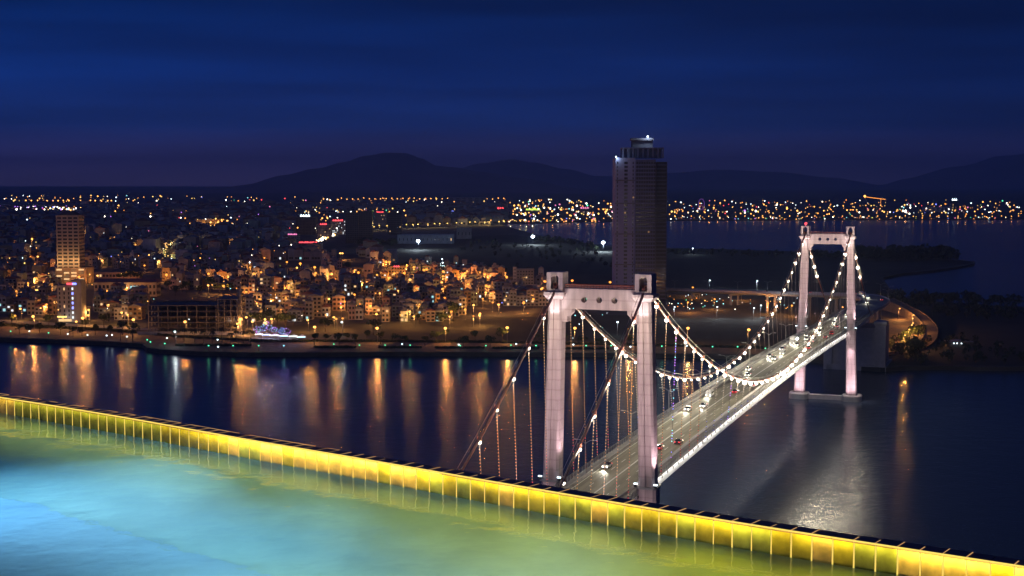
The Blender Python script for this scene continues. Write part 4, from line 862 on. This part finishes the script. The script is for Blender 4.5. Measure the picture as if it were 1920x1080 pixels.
# keep the streets open: no house stands between a street lamp and the river side in front of it
lamps_px = [(x, y, t.location.y) for t, (x, y), _ in lamp_jobs]
def hides(sp):
    X, Y, a, sc_, sub, hz, k = sp; w = a['w']*sc_/2; l, base = PX((X-w, Y, GZ)); r, _ = PX((X+w, Y, GZ)); top = PX((X, Y, GZ+a['h']*hz*(1 if k == 1 else 1.3)+2.5))[1]
    return any(l-3 < lx < r+3 and top-3 < ly < base+1 and ld > Y-3 for lx, ly, ld in lamps_px)
spots = [sp for sp in spots if not hides(sp)]
house_jobs = []; NEAR = 296
wall_rm = {}
for i, (X, Y, a, sc_, sub, hz, k) in enumerate(spots[:NEAR]):
    wn = hr_.choice(WALLS); lit_k = hr_.choice(('w_warm', 'w_warm', 'w_white', 'w_cyan', 'w_dim'))
    wall = place('town_house', a['body'], None, (X, Y, GZ), hr_.uniform(-.05, .05)); wall.scale = (1, 1, hz)
    wall.material_slots[0].link = 'OBJECT'; wall.material_slots[0].material = M['wall_'+wn]
    tag(wall, None, 'house', 'town houses packed along the streets')
    tag(place('window', a['win'], wall), kind='stuff')
    ro = place('roof', a['roof'], wall); rn = ''
    if not a['flat']:
        rn = hr_.choice(('red', 'grey')); ro.material_slots[0].link = 'OBJECT'; ro.material_slots[0].material = M['roof_'+rn]
    if a['tank']: place('water_tank', a['tank'], wall)
    nl = 0
    for lm in a['lits']:
        o = place('lit_window', lm, wall); o.material_slots[0].link = 'OBJECT'
        on = hr_.random() < .42; o.material_slots[0].material = M[lit_k] if on else M['glass_dark']; nl += on
        if not on: o.name = 'window'
    ph = '%s %s-storey %s house' % (wn, WORDN[a['fl']], 'flat-roofed' if a['flat'] else rn+'-roofed')
    house_jobs.append((wall, PX((X, Y, GZ+6)), ph))
number_labels(house_jobs)
# the rest of the town, too many and too small to pick apart
fw, fr_, fl_ = MB(), MB(), MB()
for X, Y, a, sc_, sub, hz, k in spots[NEAR:]:
    w, dp, h = a['w']*sc_/2, a['dp']*k, a['h']*hz*(1 if k == 1 else hr_.uniform(.9, 1.6)); mi = hr_.randrange(7)
    z = GZ
    fw.add([(X-w, Y, z), (X+w, Y, z), (X+w, Y+dp, z), (X-w, Y+dp, z), (X-w, Y, z+h), (X+w, Y, z+h), (X+w, Y+dp, z+h), (X-w, Y+dp, z+h)], [(0, 1, 5, 4), (1, 2, 6, 5), (3, 0, 4, 7), (2, 3, 7, 6)], mi)
    if a['flat']:
        fr_.add([(X-w, Y, z+h-.5), (X+w, Y, z+h-.5), (X+w, Y+dp, z+h-.5), (X-w, Y+dp, z+h-.5)], [(0, 1, 2, 3)], 0)
        if hr_.random() < .6: fw.box(X-w*.6, X+w*.2, Y+dp*.4, Y+dp*.8, z+h-.5, z+h+2.4*k, mi)
    else: fr_.add([(X-w, Y, z+h), (X+w, Y, z+h), (X+w, Y+dp, z+h), (X-w, Y+dp, z+h), (X, Y, z+h+2*k), (X, Y+dp, z+h+2*k)], [(0, 1, 4), (3, 2, 5), (1, 2, 5, 4), (0, 3, 5, 4)], hr_.choice((1, 2)))
    for f in range(2 if k == 1 else 1):
        nwin = 2 if k == 1 else 3
        for q in range(nwin):
            x0 = X-w*.75+w*1.5*q/nwin; z0 = z+1+h*(.45*f+.08)
            lit = hr_.random() < (.11 if k == 1 else .07)
            fl_.add([(x0, Y-.05, z0), (x0+w*.42, Y-.05, z0), (x0+w*.42, Y-.05, z0+1.7*k), (x0, Y-.05, z0+1.7*k)], [(0, 1, 2, 3)], hr_.choice((1, 1, 2, 2, 3, 4)) if lit else 0)
tag(fw.obj('distant_town', [M['wall_'+n] for n in WALLS]), 'mass of small houses receding across the city', kind='stuff')
tag(fr_.obj('distant_roofs', [M['roof_slab'], M['roof_red'], M['roof_grey']]), 'roofs of the far houses', kind='stuff')
tag(fl_.obj('distant_windows', [M['glass_dark'], M['w_warm'], M['w_white'], M['w_cyan'], M['w_dim']]), 'windows of the far houses', kind='stuff')
# ------------------------------------------------------------------ far lights that read as a glittering mass
fr2 = random.Random(8); gl_ = MB(); GM = ['e_amber', 'e_orange', 'e_yellow', 'e_white', 'e_cool', 'e_red', 'e_blue', 'e_purple', 'e_cyan', 'e_green', 'e_pink', 'e_lime']
def dots(n, x0, x1, y0, y1, wts, zr=(4, 14), size=1.0, bias=1.0):
    for _ in range(n):
        x = fr2.uniform(x0, x1); y = y0+(y1-y0)*fr2.random()**bias; z = GZ+fr2.uniform(*zr)
        p = W(x, y, z); s = size*fr2.choice((.5, .6, .7, .8, .8, 1.0, 1.2))
        k = fr2.choices(range(len(GM)), wts)[0]
        gl_.octa(p, p.y*.00062*s, k)
AMB = (10, 5, 6, 4, 2, .6, .3, .2, .2, .2, .3, .1); MIX = (9, 6, 5, 4, 2.5, 1.2, .5, .6, .6, .5, .8, .4)
dots(190, 1255, 1930, 374, 402, AMB, size=.85); dots(120, 1255, 1930, 379, 400, MIX, size=.65); dots(40, 1255, 1930, 388, 402, AMB, size=1.1); dots(110, 1255, 1930, 406, 411, MIX, (2, 5), .6)
dots(130, 960, 1155, 374, 404, AMB, size=1.0); dots(50, 960, 1155, 385, 412, MIX); dots(60, 940, 1155, 411.5, 416, MIX, (2, 4), .7)
dots(120, 560, 960, 371, 400, AMB, size=.9); dots(90, 600, 960, 385, 415, MIX, size=.9)
dots(110, 0, 560, 366, 384, AMB, size=.85); dots(130, 0, 420, 384, 412, MIX, (14, 24), size=.9); dots(80, 420, 640, 384, 430, MIX, (14, 24), size=.75)
dots(90, 0, 145, 387, 393, (1, 0, 5, 8, 4, .5, 1, 2, 1, 0, 1, 0), (18, 30), size=1.1)
dots(90, 0, 560, 410, 500, AMB, (12, 20), .8); dots(110, 0, 560, 410, 500, MIX, (12, 20), .6); dots(90, 0, 1000, 500, 600, MIX, (8, 15), .6)
dots(60, 1250, 1500, 552, 580, (2, 4, 1, 3, 4, .2, .2, 0, 3, 1, 0, 0), (2, 8), .6)
dots(26, 1020, 1150, 540, 640, (1, 2, 1, 3, 4, 0, 0, 0, 3, 1, 0, 0), (2, 6), .6)
for k in range(17): p = W(50+10*k+fr2.uniform(-2, 2), 376+fr2.uniform(-.3, .3), GZ+9); gl_.octa(p, p.y*.0006, 0)
for k in range(30): p = W(640+10.5*k, 372+fr2.uniform(-1, 1.5), GZ+9); gl_.octa(p, p.y*.00045, 0)
tag(gl_.obj('distant_lights', [M[k] for k in GM]), 'countless tiny amber and white lights of the far city', kind='stuff')
# boulevard of cars: packed headlights curving away
bl = MB()
for k in range(110):
    f = fr2.random(); x = 596+48*f+fr2.uniform(-3, 3)*(1-f*.5); y = 454-22*(f**.8)+fr2.uniform(-3.5, 2.5); p = W(x, y, GZ+1.5); bl.octa(p, p.y*.0006*fr2.uniform(.5, 1.2), fr2.choice((0, 0, 1, 1, 2)))
tag(bl.obj('distant_traffic', [M['e_yellow'], M['e_white'], M['e_amber']]), 'stream of headlights on the far boulevard', kind='stuff')
# ferris wheel and loading crane on the far shore
P = W(1315, 395, GZ); D = P.y; rad = 9*D/FPX; fw_ = thing('ferris_wheel', P, 0, 'purple-lit ferris wheel far across the bay', 'ferris wheel')
g = MB()
g.tube([(rad*.62*math.cos(2*math.pi*i/24), 0, rad*1.35+rad*1.1*math.sin(2*math.pi*i/24)) for i in range(25)], D*.00018, 5); g.obj('rim', EM('wheel_glow', (.42, .14, .8), .45), fw_)
g = MB()
for i in range(12): g.tube([(0, 0, rad*1.35), (rad*.62*math.cos(math.pi*i/6), 0, rad*1.35+rad*1.1*math.sin(math.pi*i/6))], D*.00006, 4)
g.obj('spokes', M['steel'], fw_); g = MB()
for s in (-1, 1): g.tube([(0, 0, rad*1.35), (s*rad*.6, 4*s, 0)], D*.00012, 5)
g.obj('stand', EM('stand_glow', (.9, .2, .45), .6), fw_)
P = W(1640, 396, GZ); D = P.y; u = D/FPX; cr = thing('harbour_crane', P, 0, 'orange-lit harbour crane with a long horizontal boom on the far shore', 'crane')
g = MB()
for s in (-1, 1): g.tube([(-18*u+s*4*u, 0, 0), (-18*u, 0, 27*u)], .5*u, 5)
g.obj('mast', M['steel'], cr); g = MB(); g.tube([(-20*u, 0, 27*u), (20*u, 0, 22*u)], .5*u, 5); g.tube([(11*u, 0, 23*u), (11*u, 0, 12*u)], .25*u, 4); g.obj('boom', M['e_orange'], cr)
g = MB(); g.ball((-19*u, 0, 28*u), 2.2*u); g.ball((11*u, 0, 11*u), 1.0*u); g.obj('crane_lamp', M['e_amber'], cr)
# ------------------------------------------------------------------ trees
def crown_mesh(seed, r, h, n, leaf, dark=False):
    rnd = random.Random(seed); m = MB(); lobes = [(rnd.uniform(-r*.5, r*.5), rnd.uniform(-r*.5, r*.5), rnd.uniform(-h*.25, h*.3), rnd.uniform(.45, .75)) for _ in range(6)]
    for _ in range(n):
        lx, ly, lz, lr = rnd.choice(lobes); d = Vector((rnd.gauss(0, 1), rnd.gauss(0, 1), rnd.gauss(0, 1))).normalized()*rnd.uniform(.55, 1)**.5
        c = Vector((lx+d.x*r*lr, ly+d.y*r*lr, lz+d.z*h*.5*lr)); u_ = Vector((rnd.gauss(0, 1), rnd.gauss(0, 1), rnd.gauss(0, 1))).normalized(); v_ = u_.orthogonal().normalized(); s = leaf*rnd.uniform(.6, 1.3)
        m.add([c-u_*s, c-v_*s*.6, c+u_*s, c+v_*s*.6], [(0, 1, 2, 3)])
    return m.mesh('crown', M['leaf_dark'] if dark else M['leaf'])
def trunk_mesh(h, r):
    m = MB(); m.tube([(0, 0, 0), (.1, .05, h*.5), (.05, 0, h)], r, 6, r2=r*.5)
    for k in range(4): a = k*1.7; m.tube([(.05, 0, h*.75), (math.cos(a)*h*.3, math.sin(a)*h*.3, h*1.15)], r*.45, 5, r2=r*.15)
    return m.mesh('trunk', M['bark'])
CR = [crown_mesh(i, 3.0+.3*i, 4.2, 210, .62) for i in range(5)]; TR = [trunk_mesh(3.6, .22), trunk_mesh(4.6, .24)]
palm_c = MB()
for k in range(13):
    a = k*2.4; pts = [Vector((math.cos(a)*r, math.sin(a)*r, .9*math.sin(r*1.1)-.16*r*r+(.5 if k % 3 else .1))) for r in (0, .8, 1.6, 2.3, 2.9)]
    for p, q in zip(pts, pts[1:]): n = Vector((-math.sin(a), math.cos(a), 0))*.32; palm_c.add([p-n, p+n, q+n*.8, q-n*.8], [(0, 1, 2, 3)])
PCR = palm_c.mesh('fronds', M['leaf_dark']); pt = MB(); pt.tube([(0, 0, 0), (.15, 0, 3.5), (.05, 0, 6.6)], .2, 6, r2=.13); PTR = pt.mesh('trunk', M['bark'])
tr = random.Random(31); tree_jobs = []
def tree(x, y, palm=False, s=1.0, zg=GZ, where=''):
    p = W(x, y, zg); t = thing('palm_tree' if palm else 'street_tree', p, tr.uniform(0, 6), None, 'palm' if palm else 'tree', 'trees '+where)
    t.scale = (s, s, s*tr.uniform(.9, 1.15))
    if palm: place('trunk', PTR, t); place('fronds', PCR, t, (.05, 0, 6.5))
    else: i = tr.randrange(2); place('trunk', TR[i], t); place('crown', tr.choice(CR), t, (0, 0, (3.6, 4.6)[i]+1.6))
    tree_jobs.append((t, (x, y), ('slender palm ' if palm else 'round-crowned tree ')+where))
for x in (5, 38, 54, 75, 113, 135, 152, 180, 205, 232, 247): tree(x+tr.uniform(-3, 3), 623+.04*x+tr.uniform(-4, 3), False, tr.uniform(.8, 1.25), where='on the riverfront lawn')
for x in (22, 92, 160, 195): tree(x, 611+.02*x, False, tr.uniform(.9, 1.3), where='on the riverfront lawn')
for x in (228, 247, 330, 347, 366, 382, 398, 418, 432, 444, 456, 468): tree(x+tr.uniform(-2, 2), 640+.012*(x-228)+tr.uniform(-1.5, 3), True, tr.uniform(1.0, 1.25), where='along the promenade')
for x in (592, 613, 632, 650, 668, 690, 715, 740, 760, 793, 816, 840, 866, 888, 920, 940, 1010, 1060, 1090, 1120, 1180): tree(x+tr.uniform(-4, 4), 645+tr.uniform(-6, 4)+(x-600)*.006, False, tr.uniform(.75, 1.1), where='along the promenade')
for x, y in ((520, 612), (535, 616), (550, 612), (610, 622), (700, 628), (480, 616), (500, 612), (330, 556), (350, 550), (372, 552), (395, 548), (412, 550), (300, 553), (315, 548), (430, 552), (340, 548), (222, 528), (232, 530), (245, 527), (258, 529), (785, 606), (830, 612), (560, 482), (575, 484), (610, 485), (650, 512), (648, 520), (810, 592), (850, 602)): tree(x, y, False, tr.uniform(1.1, 1.9), where='among the houses')
for x, y in ((1700, 640), (1712, 632), (1690, 650), (1722, 640), (1708, 664), (1716, 668), (1725, 666)): tree(x, y, False, tr.uniform(1.0, 1.6), where='inside the ramp loop')
number_labels(tree_jobs)
# tree belts that read as one dark mass
fo = MB()
def belt(pts, n, h0, h1, spread):
    for _ in range(n):
        k = tr.randrange(len(pts)-1); f = tr.random(); x = pts[k][0]+(pts[k+1][0]-pts[k][0])*f; y = pts[k][1]+(pts[k+1][1]-pts[k][1])*f+tr.uniform(-spread, spread)*.3
        p = W(x, y, GZ); p.y += tr.uniform(0, 40)*spread*.4; h = tr.uniform(h0, h1)
        for q in range(16):
            d = Vector((tr.gauss(0, 1), tr.gauss(0, 1), tr.gauss(0, 1))).normalized(); c = p+Vector((d.x*h*.33, d.y*h*.33, h*.62+d.z*h*.36)); u_ = Vector((tr.gauss(0, 1), tr.gauss(0, .5), tr.gauss(0, 1))).normalized(); v_ = u_.orthogonal().normalized(); s = h*.17
            fo.add([c-u_*s, c-v_*s, c+u_*s, c+v_*s], [(0, 1, 2, 3)])
        fo.box(p.x-.15, p.x+.15, p.y-.15, p.y+.15, p.z-.3, p.z+h*.5, 1)
belt([(1620, 489), (1690, 490), (1740, 489), (1798, 490)], 150, 11, 20, 5)
belt([(1500, 484), (1620, 489)], 60, 7, 12, 5); belt([(1255, 478), (1500, 484)], 60, 5, 8, 6)
belt([(1000, 455), (1050, 456), (1120, 470)], 60, 6, 12, 5); belt([(670, 459), (740, 462)], 50, 7, 12, 4)
belt([(1690, 572), (1760, 568), (1860, 574), (1960, 578)], 90, 4, 9, 4); belt([(1760, 600), (1960, 600)], 120, 4, 9, 14); belt([(1720, 684), (1800, 682), (1960, 683)], 110, 3, 7, 8)
belt([(740, 510), (1000, 520)], 30, 4, 8, 10); belt([(860, 470), (1150, 500)], 80, 4, 8, 25)
hd = MB()
def hedge(x0, x1, f, n):
    for _ in range(n):
        x = tr.uniform(x0, x1); p = W(x, f(x)+tr.uniform(-.5, .5), GZ); s = tr.uniform(.35, .8)
        for q in range(4):
            c = p+Vector((tr.uniform(-.9, .9), tr.uniform(-.6, .6), tr.uniform(.2, 1.3))); u_ = Vector((tr.gauss(0, 1), tr.gauss(0, 1), tr.gauss(0, 1))).normalized(); v_ = u_.orthogonal().normalized(); hd.add([c-u_*s, c-v_*s, c+u_*s, c+v_*s], [(0, 1, 2, 3)])
for a_, b_ in zip(prom_in[1:-1], prom_in[2:]): hedge(a_[0], b_[0], lambda x: a_[1]-1.2+(b_[1]-a_[1])*(x-a_[0])/(b_[0]-a_[0]), int((b_[0]-a_[0])*1.6))
for x0, x1, y in ((590, 668, 652.5), (712, 790, 653), (815, 906, 653.5), (925, 1010, 654), (1060, 1140, 655), (330, 470, 649)): hedge(x0, x1, lambda x: y, int((x1-x0)*1.8))
tag(hd.obj('hedge_rows', M['leaf_dark']), 'low dark hedges along the promenade', kind='stuff')
tag(fo.obj('woodland', [M['leaf_dark'], M['bark']]), 'dark belts of trees on the headland and the shore', kind='stuff')
# ------------------------------------------------------------------ market tents with purple lights on the promenade
tent_jobs = []
for i, (x, y) in enumerate(((487, 633), (500, 634), (516, 635), (533, 636), (551, 637), (566, 638))):
    p = W(x, y, GZ); t = thing('market_tent', p, 0, None, 'tent', 'market tents on the promenade'); s = 2.6
    g = MB(); g.loft([[(-s, -s, 2.6), (s, -s, 2.6), (s, s, 2.6), (-s, s, 2.6)], [(-.2, -.2, 4.2), (.2, -.2, 4.2), (.2, .2, 4.2), (-.2, .2, 4.2)]]); g.obj('canopy', M['wall_white'], t)
    for a in (-1, 1):
        for b in (-1, 1): g = MB(); g.tube([(a*s*.95, b*s*.95, 0), (a*s*.95, b*s*.95, 2.6)], .07, 5); g.obj('pole', M['steel'], t)
    g = MB()
    for k in range(9): g.octa((-s+2*s*k/8, -s-.1, 2.7), .38, k % 2)
    tag(g.obj('light_string', [M['e_cool' if i % 2 else 'e_white'], M['e_cyan' if i > 2 else 'e_blue']], t), kind='stuff')
    light('POINT', 'stall_light', (0, -s-1, 2.4), 2500, (.6, .6, 1), t, .3); tent_jobs.append((t, (x, y), 'small white tent with string lights'))
number_labels(tent_jobs, [('concrete frame', 352, 600)])
xj = []
for x, y, c in ((482, 628, 'p'), (493, 626, 'b'), (506, 625, 'p'), (515, 630, 'p'), (528, 631, 'b'), (538, 632, 'p'), (499, 618, 'p')):
    p = W(x, y, GZ+1); t = thing('lit_tree', p, 0, None, 'tree', 'trees wrapped in purple lights'); t.scale = (.8, .8, .8)
    place('trunk', TR[0], t); place('crown', tr.choice(CR), t, (0, 0, 5.2)); g = MB()
    for k in range(46): d = Vector((tr.gauss(0, 1), tr.gauss(0, 1), tr.gauss(0, 1))).normalized(); g.octa((d.x*3.2, d.y*3.2, 5.2+d.z*2.8), .24, k % 4 == 0)
    tag(g.obj('fairy_lights', [M['e_blue'] if c == 'b' else M['e_purple'], M['e_cyan']], t), kind='stuff'); light('POINT', 'fairy_light', (0, -4.5, 4), 500, (.45, .25, 1), t, .5)
    xj.append((t, (x, y), 'tree wrapped in purple fairy lights'))
number_labels(xj, [('concrete frame', 352, 600)])
# ------------------------------------------------------------------ vehicles
def car_parts(kind):
    Lh, Wd_, Hh = {'car': (2.2, .9, 1.45), 'van': (2.6, 1.0, 2.1), 'bus': (5.2, 1.25, 3.1)}[kind]
    b = MB()
    if kind == 'car': sec_ = [(-Lh, .45, .75, .8), (-Lh*.92, .3, .95, .9), (-Lh*.5, .28, .98, .95), (Lh*.45, .28, .95, .95), (Lh*.92, .3, .85, .88), (Lh, .42, .7, .78)]
    else: sec_ = [(-Lh, .4, Hh*.94, .94), (-Lh*.97, .35, Hh, 1), (Lh*.6, .35, Hh, 1), (Lh*.82, .35, Hh*.86 if kind == 'bus' else Hh*.55, .98), (Lh, .4, Hh*.78 if kind == 'bus' else Hh*.48, .9)]
    b.loft([[(-Wd_*f, y, z0), (Wd_*f, y, z0), (Wd_*f, y, z1-.15), (Wd_*f*.9, y, z1), (-Wd_*f*.9, y, z1), (-Wd_*f, y, z1-.15)] for y, z0, z1, f in sec_])
    g = MB()
    if kind == 'car': g.loft([[(-Wd_*.88, -Lh*.72, .96), (Wd_*.88, -Lh*.72, .96), (Wd_*.7, -Lh*.4, Hh), (-Wd_*.7, -Lh*.4, Hh)], [(-Wd_*.88, Lh*.48, .96), (Wd_*.88, Lh*.48, .96), (Wd_*.7, Lh*.1, Hh), (-Wd_*.7, Lh*.1, Hh)]])
    else:
        for s in (-1, 1): g.box(s*Wd_-.03, s*Wd_+.03, -Lh*.85, Lh*.5, Hh*.55, Hh*.85)
        g.box(-Wd_*.85, Wd_*.85, -Lh-.03, -Lh+.02, Hh*.55, Hh*.85)
    wl = MB(); wl.tube([(-.12, 0, .33), (.12, 0, .33)], .33, 10)
    hl = MB(); hl.octa((0, 0, 0), .28); tl = MB(); tl.box(-.2, .2, -.05, .05, -.12, .12)
    return dict(L=Lh, W=Wd_, body=b.mesh('body', M['wall_white']), glass=g.mesh('window_glass', M['glass_dark']), wheel=wl.mesh('wheel', M['black']), head=hl.mesh('headlight', M['e_white']), tail=tl.mesh('taillight', M['e_red']))
CP = {k: car_parts(k) for k in ('car', 'van', 'bus')}
PAINT = {n: PM(n+'_car_paint', c, .3, .05, 1) for n, c in (('white', (.7, .7, .7)), ('silver', (.45, .46, .48)), ('black', (.03, .03, .035)), ('red', (.4, .03, .03)), ('grey', (.18, .18, .19)), ('blue', (.05, .1, .3)))}
vj = []
def vehicle(kind, p, heading, paint, phrase, pxy, toward):
    c = CP[kind]; t = thing('parked_car' if False else {'car': 'car', 'van': 'van', 'bus': 'bus'}[kind], p, heading, None, kind, 'vehicles crossing the bridge')
    b = place('body', c['body'], t); b.material_slots[0].link = 'OBJECT'; b.material_slots[0].material = PAINT[paint]
    place('window_glass', c['glass'], t)
    for s in (-1, 1):
        for y in (-.62, .62): place('wheel', c['wheel'], t, (s*(c['W']-.14), y*c['L'], 0))
        o = place('headlight', c['head'], t, (s*c['W']*.68, c['L']*1.0, .68)); o.scale = (1, 1.2, 1)
        place('taillight', c['tail'], t, (s*c['W']*.68, -c['L']-.02, .85))
    if toward: light('SPOT', 'headlight_beam', (0, c['L']+.4, .7), 2600, (1, .93, .75), t, .2, spot_size=R(70), spot_blend=.6).rotation_euler = (R(82), 0, 0)
    vj.append((t, pxy, phrase))
vr = random.Random(17)
used = []
def on_bridge(lane, y, kind, paint):
    toward = lane < 0                                  # left lanes drive toward the viewer
    z = deck_z(y)+.06; p = BL((lane, y, z)); hd = BZ+(math.pi if toward else 0)
    vehicle(kind, p, hd, paint, '%s %s %s' % (paint, kind, 'with headlights on the bridge' if toward else 'showing red taillights on the bridge'), PX(p), toward)
for y, ln, k, pt_ in ((24, -5.4, 'car', 'white'), (118, -5.4, 'car', 'silver'), (126, -2, 'car', 'white'), (150, -5.2, 'van', 'white'), (205, -2.2, 'car', 'grey'), (222, -5.4, 'car', 'silver'), (262, -2.0, 'car', 'white'), (270, -5.5, 'car', 'black'), (283, -2.1, 'van', 'silver'), (300, -5.3, 'car', 'blue'), (322, -2.0, 'car', 'silver'), (333, -5.4, 'bus', 'white'), (352, -2.2, 'car', 'white'), (372, -5.3, 'car', 'grey'), (395, -2.0, 'car', 'white'), (420, -5.4, 'van', 'white'), (450, -2.1, 'car', 'silver'), (480, -5.3, 'car', 'white'), (505, -2.2, 'car', 'black'),
                      (52, 2.0, 'car', 'red'), (62, 5.3, 'car', 'black'), (160, 2.1, 'car', 'red'), (178, 5.2, 'car', 'silver'), (310, 5.3, 'car', 'red'), (345, 2.0, 'bus', 'white'), (366, 5.2, 'car', 'grey'), (388, 5.3, 'van', 'red'), (430, 2.2, 'car', 'white'), (468, 5.3, 'car', 'red')): on_bridge(ln, y, k, pt_)
for i, off, k, pt_, tw in ((9, -4, 'car', 'white', 1), (13, 4, 'car', 'red', 0), (16, -4, 'van', 'white', 1), (20, -2, 'bus', 'white', 1), (24, 3, 'car', 'silver', 0), (29, -4, 'car', 'black', 1), (34, 3, 'car', 'grey', 0), (40, -4, 'car', 'white', 1)):
    p, n = vp[i], vn[i]; q = p+n*off+Vector((0, 0, .04)); tdir = Vector((-n.y, n.x, 0)); hd = math.atan2(-tdir.x, tdir.y)+(math.pi if tw else 0)
    vehicle(k, q, hd, pt_, '%s %s on the curving viaduct' % (pt_, k), PX(q), bool(tw))
number_labels(vj)
# unlit twin-arm lamp posts on the deck
pj = []
post = MB(); post.tube([(0, 0, 0), (0, 0, 9)], .13, 6, r2=.08); post.box(-.25, .25, -.25, .25, 0, .4); arm = MB()
for s in (-1, 1): arm.tube([(0, 0, 8.6), (s*1.4, 0, 9.5), (s*2.8, 0, 9.6)], .06, 5); arm.box(s*2.8-.45, s*2.8+.45, -.16, .16, 9.5, 9.66)
PM_, AM_ = post.mesh('post', M['steel']), arm.mesh('twin_arm', M['steel'])
for k in range(9):
    y = 14+k*45; p = BL((-8.5, y, deck_z(y))); t = thing('bridge_lamp_post', p, BZ, None, 'lamp post', 'unlit lamp posts on the bridge'); place('post', PM_, t); place('twin_arm', AM_, t); pj.append((t, PX(p), 'unlit twin-arm lamp post on the bridge deck'))
for i in range(9, 55, 5):
    p, n = vp[i], vn[i]; q = p-n*9.0*(-1 if i < 25 else 1)*(1); t = thing('bridge_lamp_post', q, 0, None, 'lamp post', 'unlit lamp posts on the viaduct'); place('post', PM_, t); place('twin_arm', AM_, t); pj.append((t, PX(q), 'unlit twin-arm lamp post on the viaduct'))
number_labels(pj); number_labels(lamp_jobs); number_labels(mjobs)
# small boat moored off the right shore with white lamps
P = W(1800, 650, GZ); t = thing('shore_shed', P, 0, 'low dark shed with a row of white lamps on the right shore', 'shed')
g = MB(); g.box(-9, 9, 0, 7, 0, 3); g.obj('wall', M['wall_dark'], t); g = MB(); g.loft([[(-10, -1, 3), (10, -1, 3), (10, -1, 3.2), (0, -1, 4.2), (-10, -1, 3.2)], [(-10, 8, 3), (10, 8, 3), (10, 8, 3.2), (0, 8, 4.2), (-10, 8, 3.2)]]); g.obj('roof', M['roof_grey'], t)
for k in range(4): g = MB(); g.ball((-4.5+k*2.2+(k > 1)*.8, -.9, 2.4), .42); g.obj('wall_lamp', M['e_cool' if k < 3 else 'e_amber'], t)
# ------------------------------------------------------------------ thin night haze that softens the far shore and the hills
hm = bpy.data.materials.new('haze_air'); hm.use_nodes = True; t = hm.node_tree; t.nodes.clear(); o_ = t.nodes.new('ShaderNodeOutputMaterial'); pv = t.nodes.new('ShaderNodeVolumePrincipled')
pv.inputs['Color'].default_value = (.52, .7, 1, 1); pv.inputs['Density'].default_value = 5.5e-5; t.links.new(pv.outputs[0], o_.inputs['Volume'])
g = MB(); g.box(-21000, 31000, -500, 41000, -3.5, 800); tag(g.obj('haze', hm), 'thin night haze over the bay', kind='stuff')
cy.volume_bounces = 0
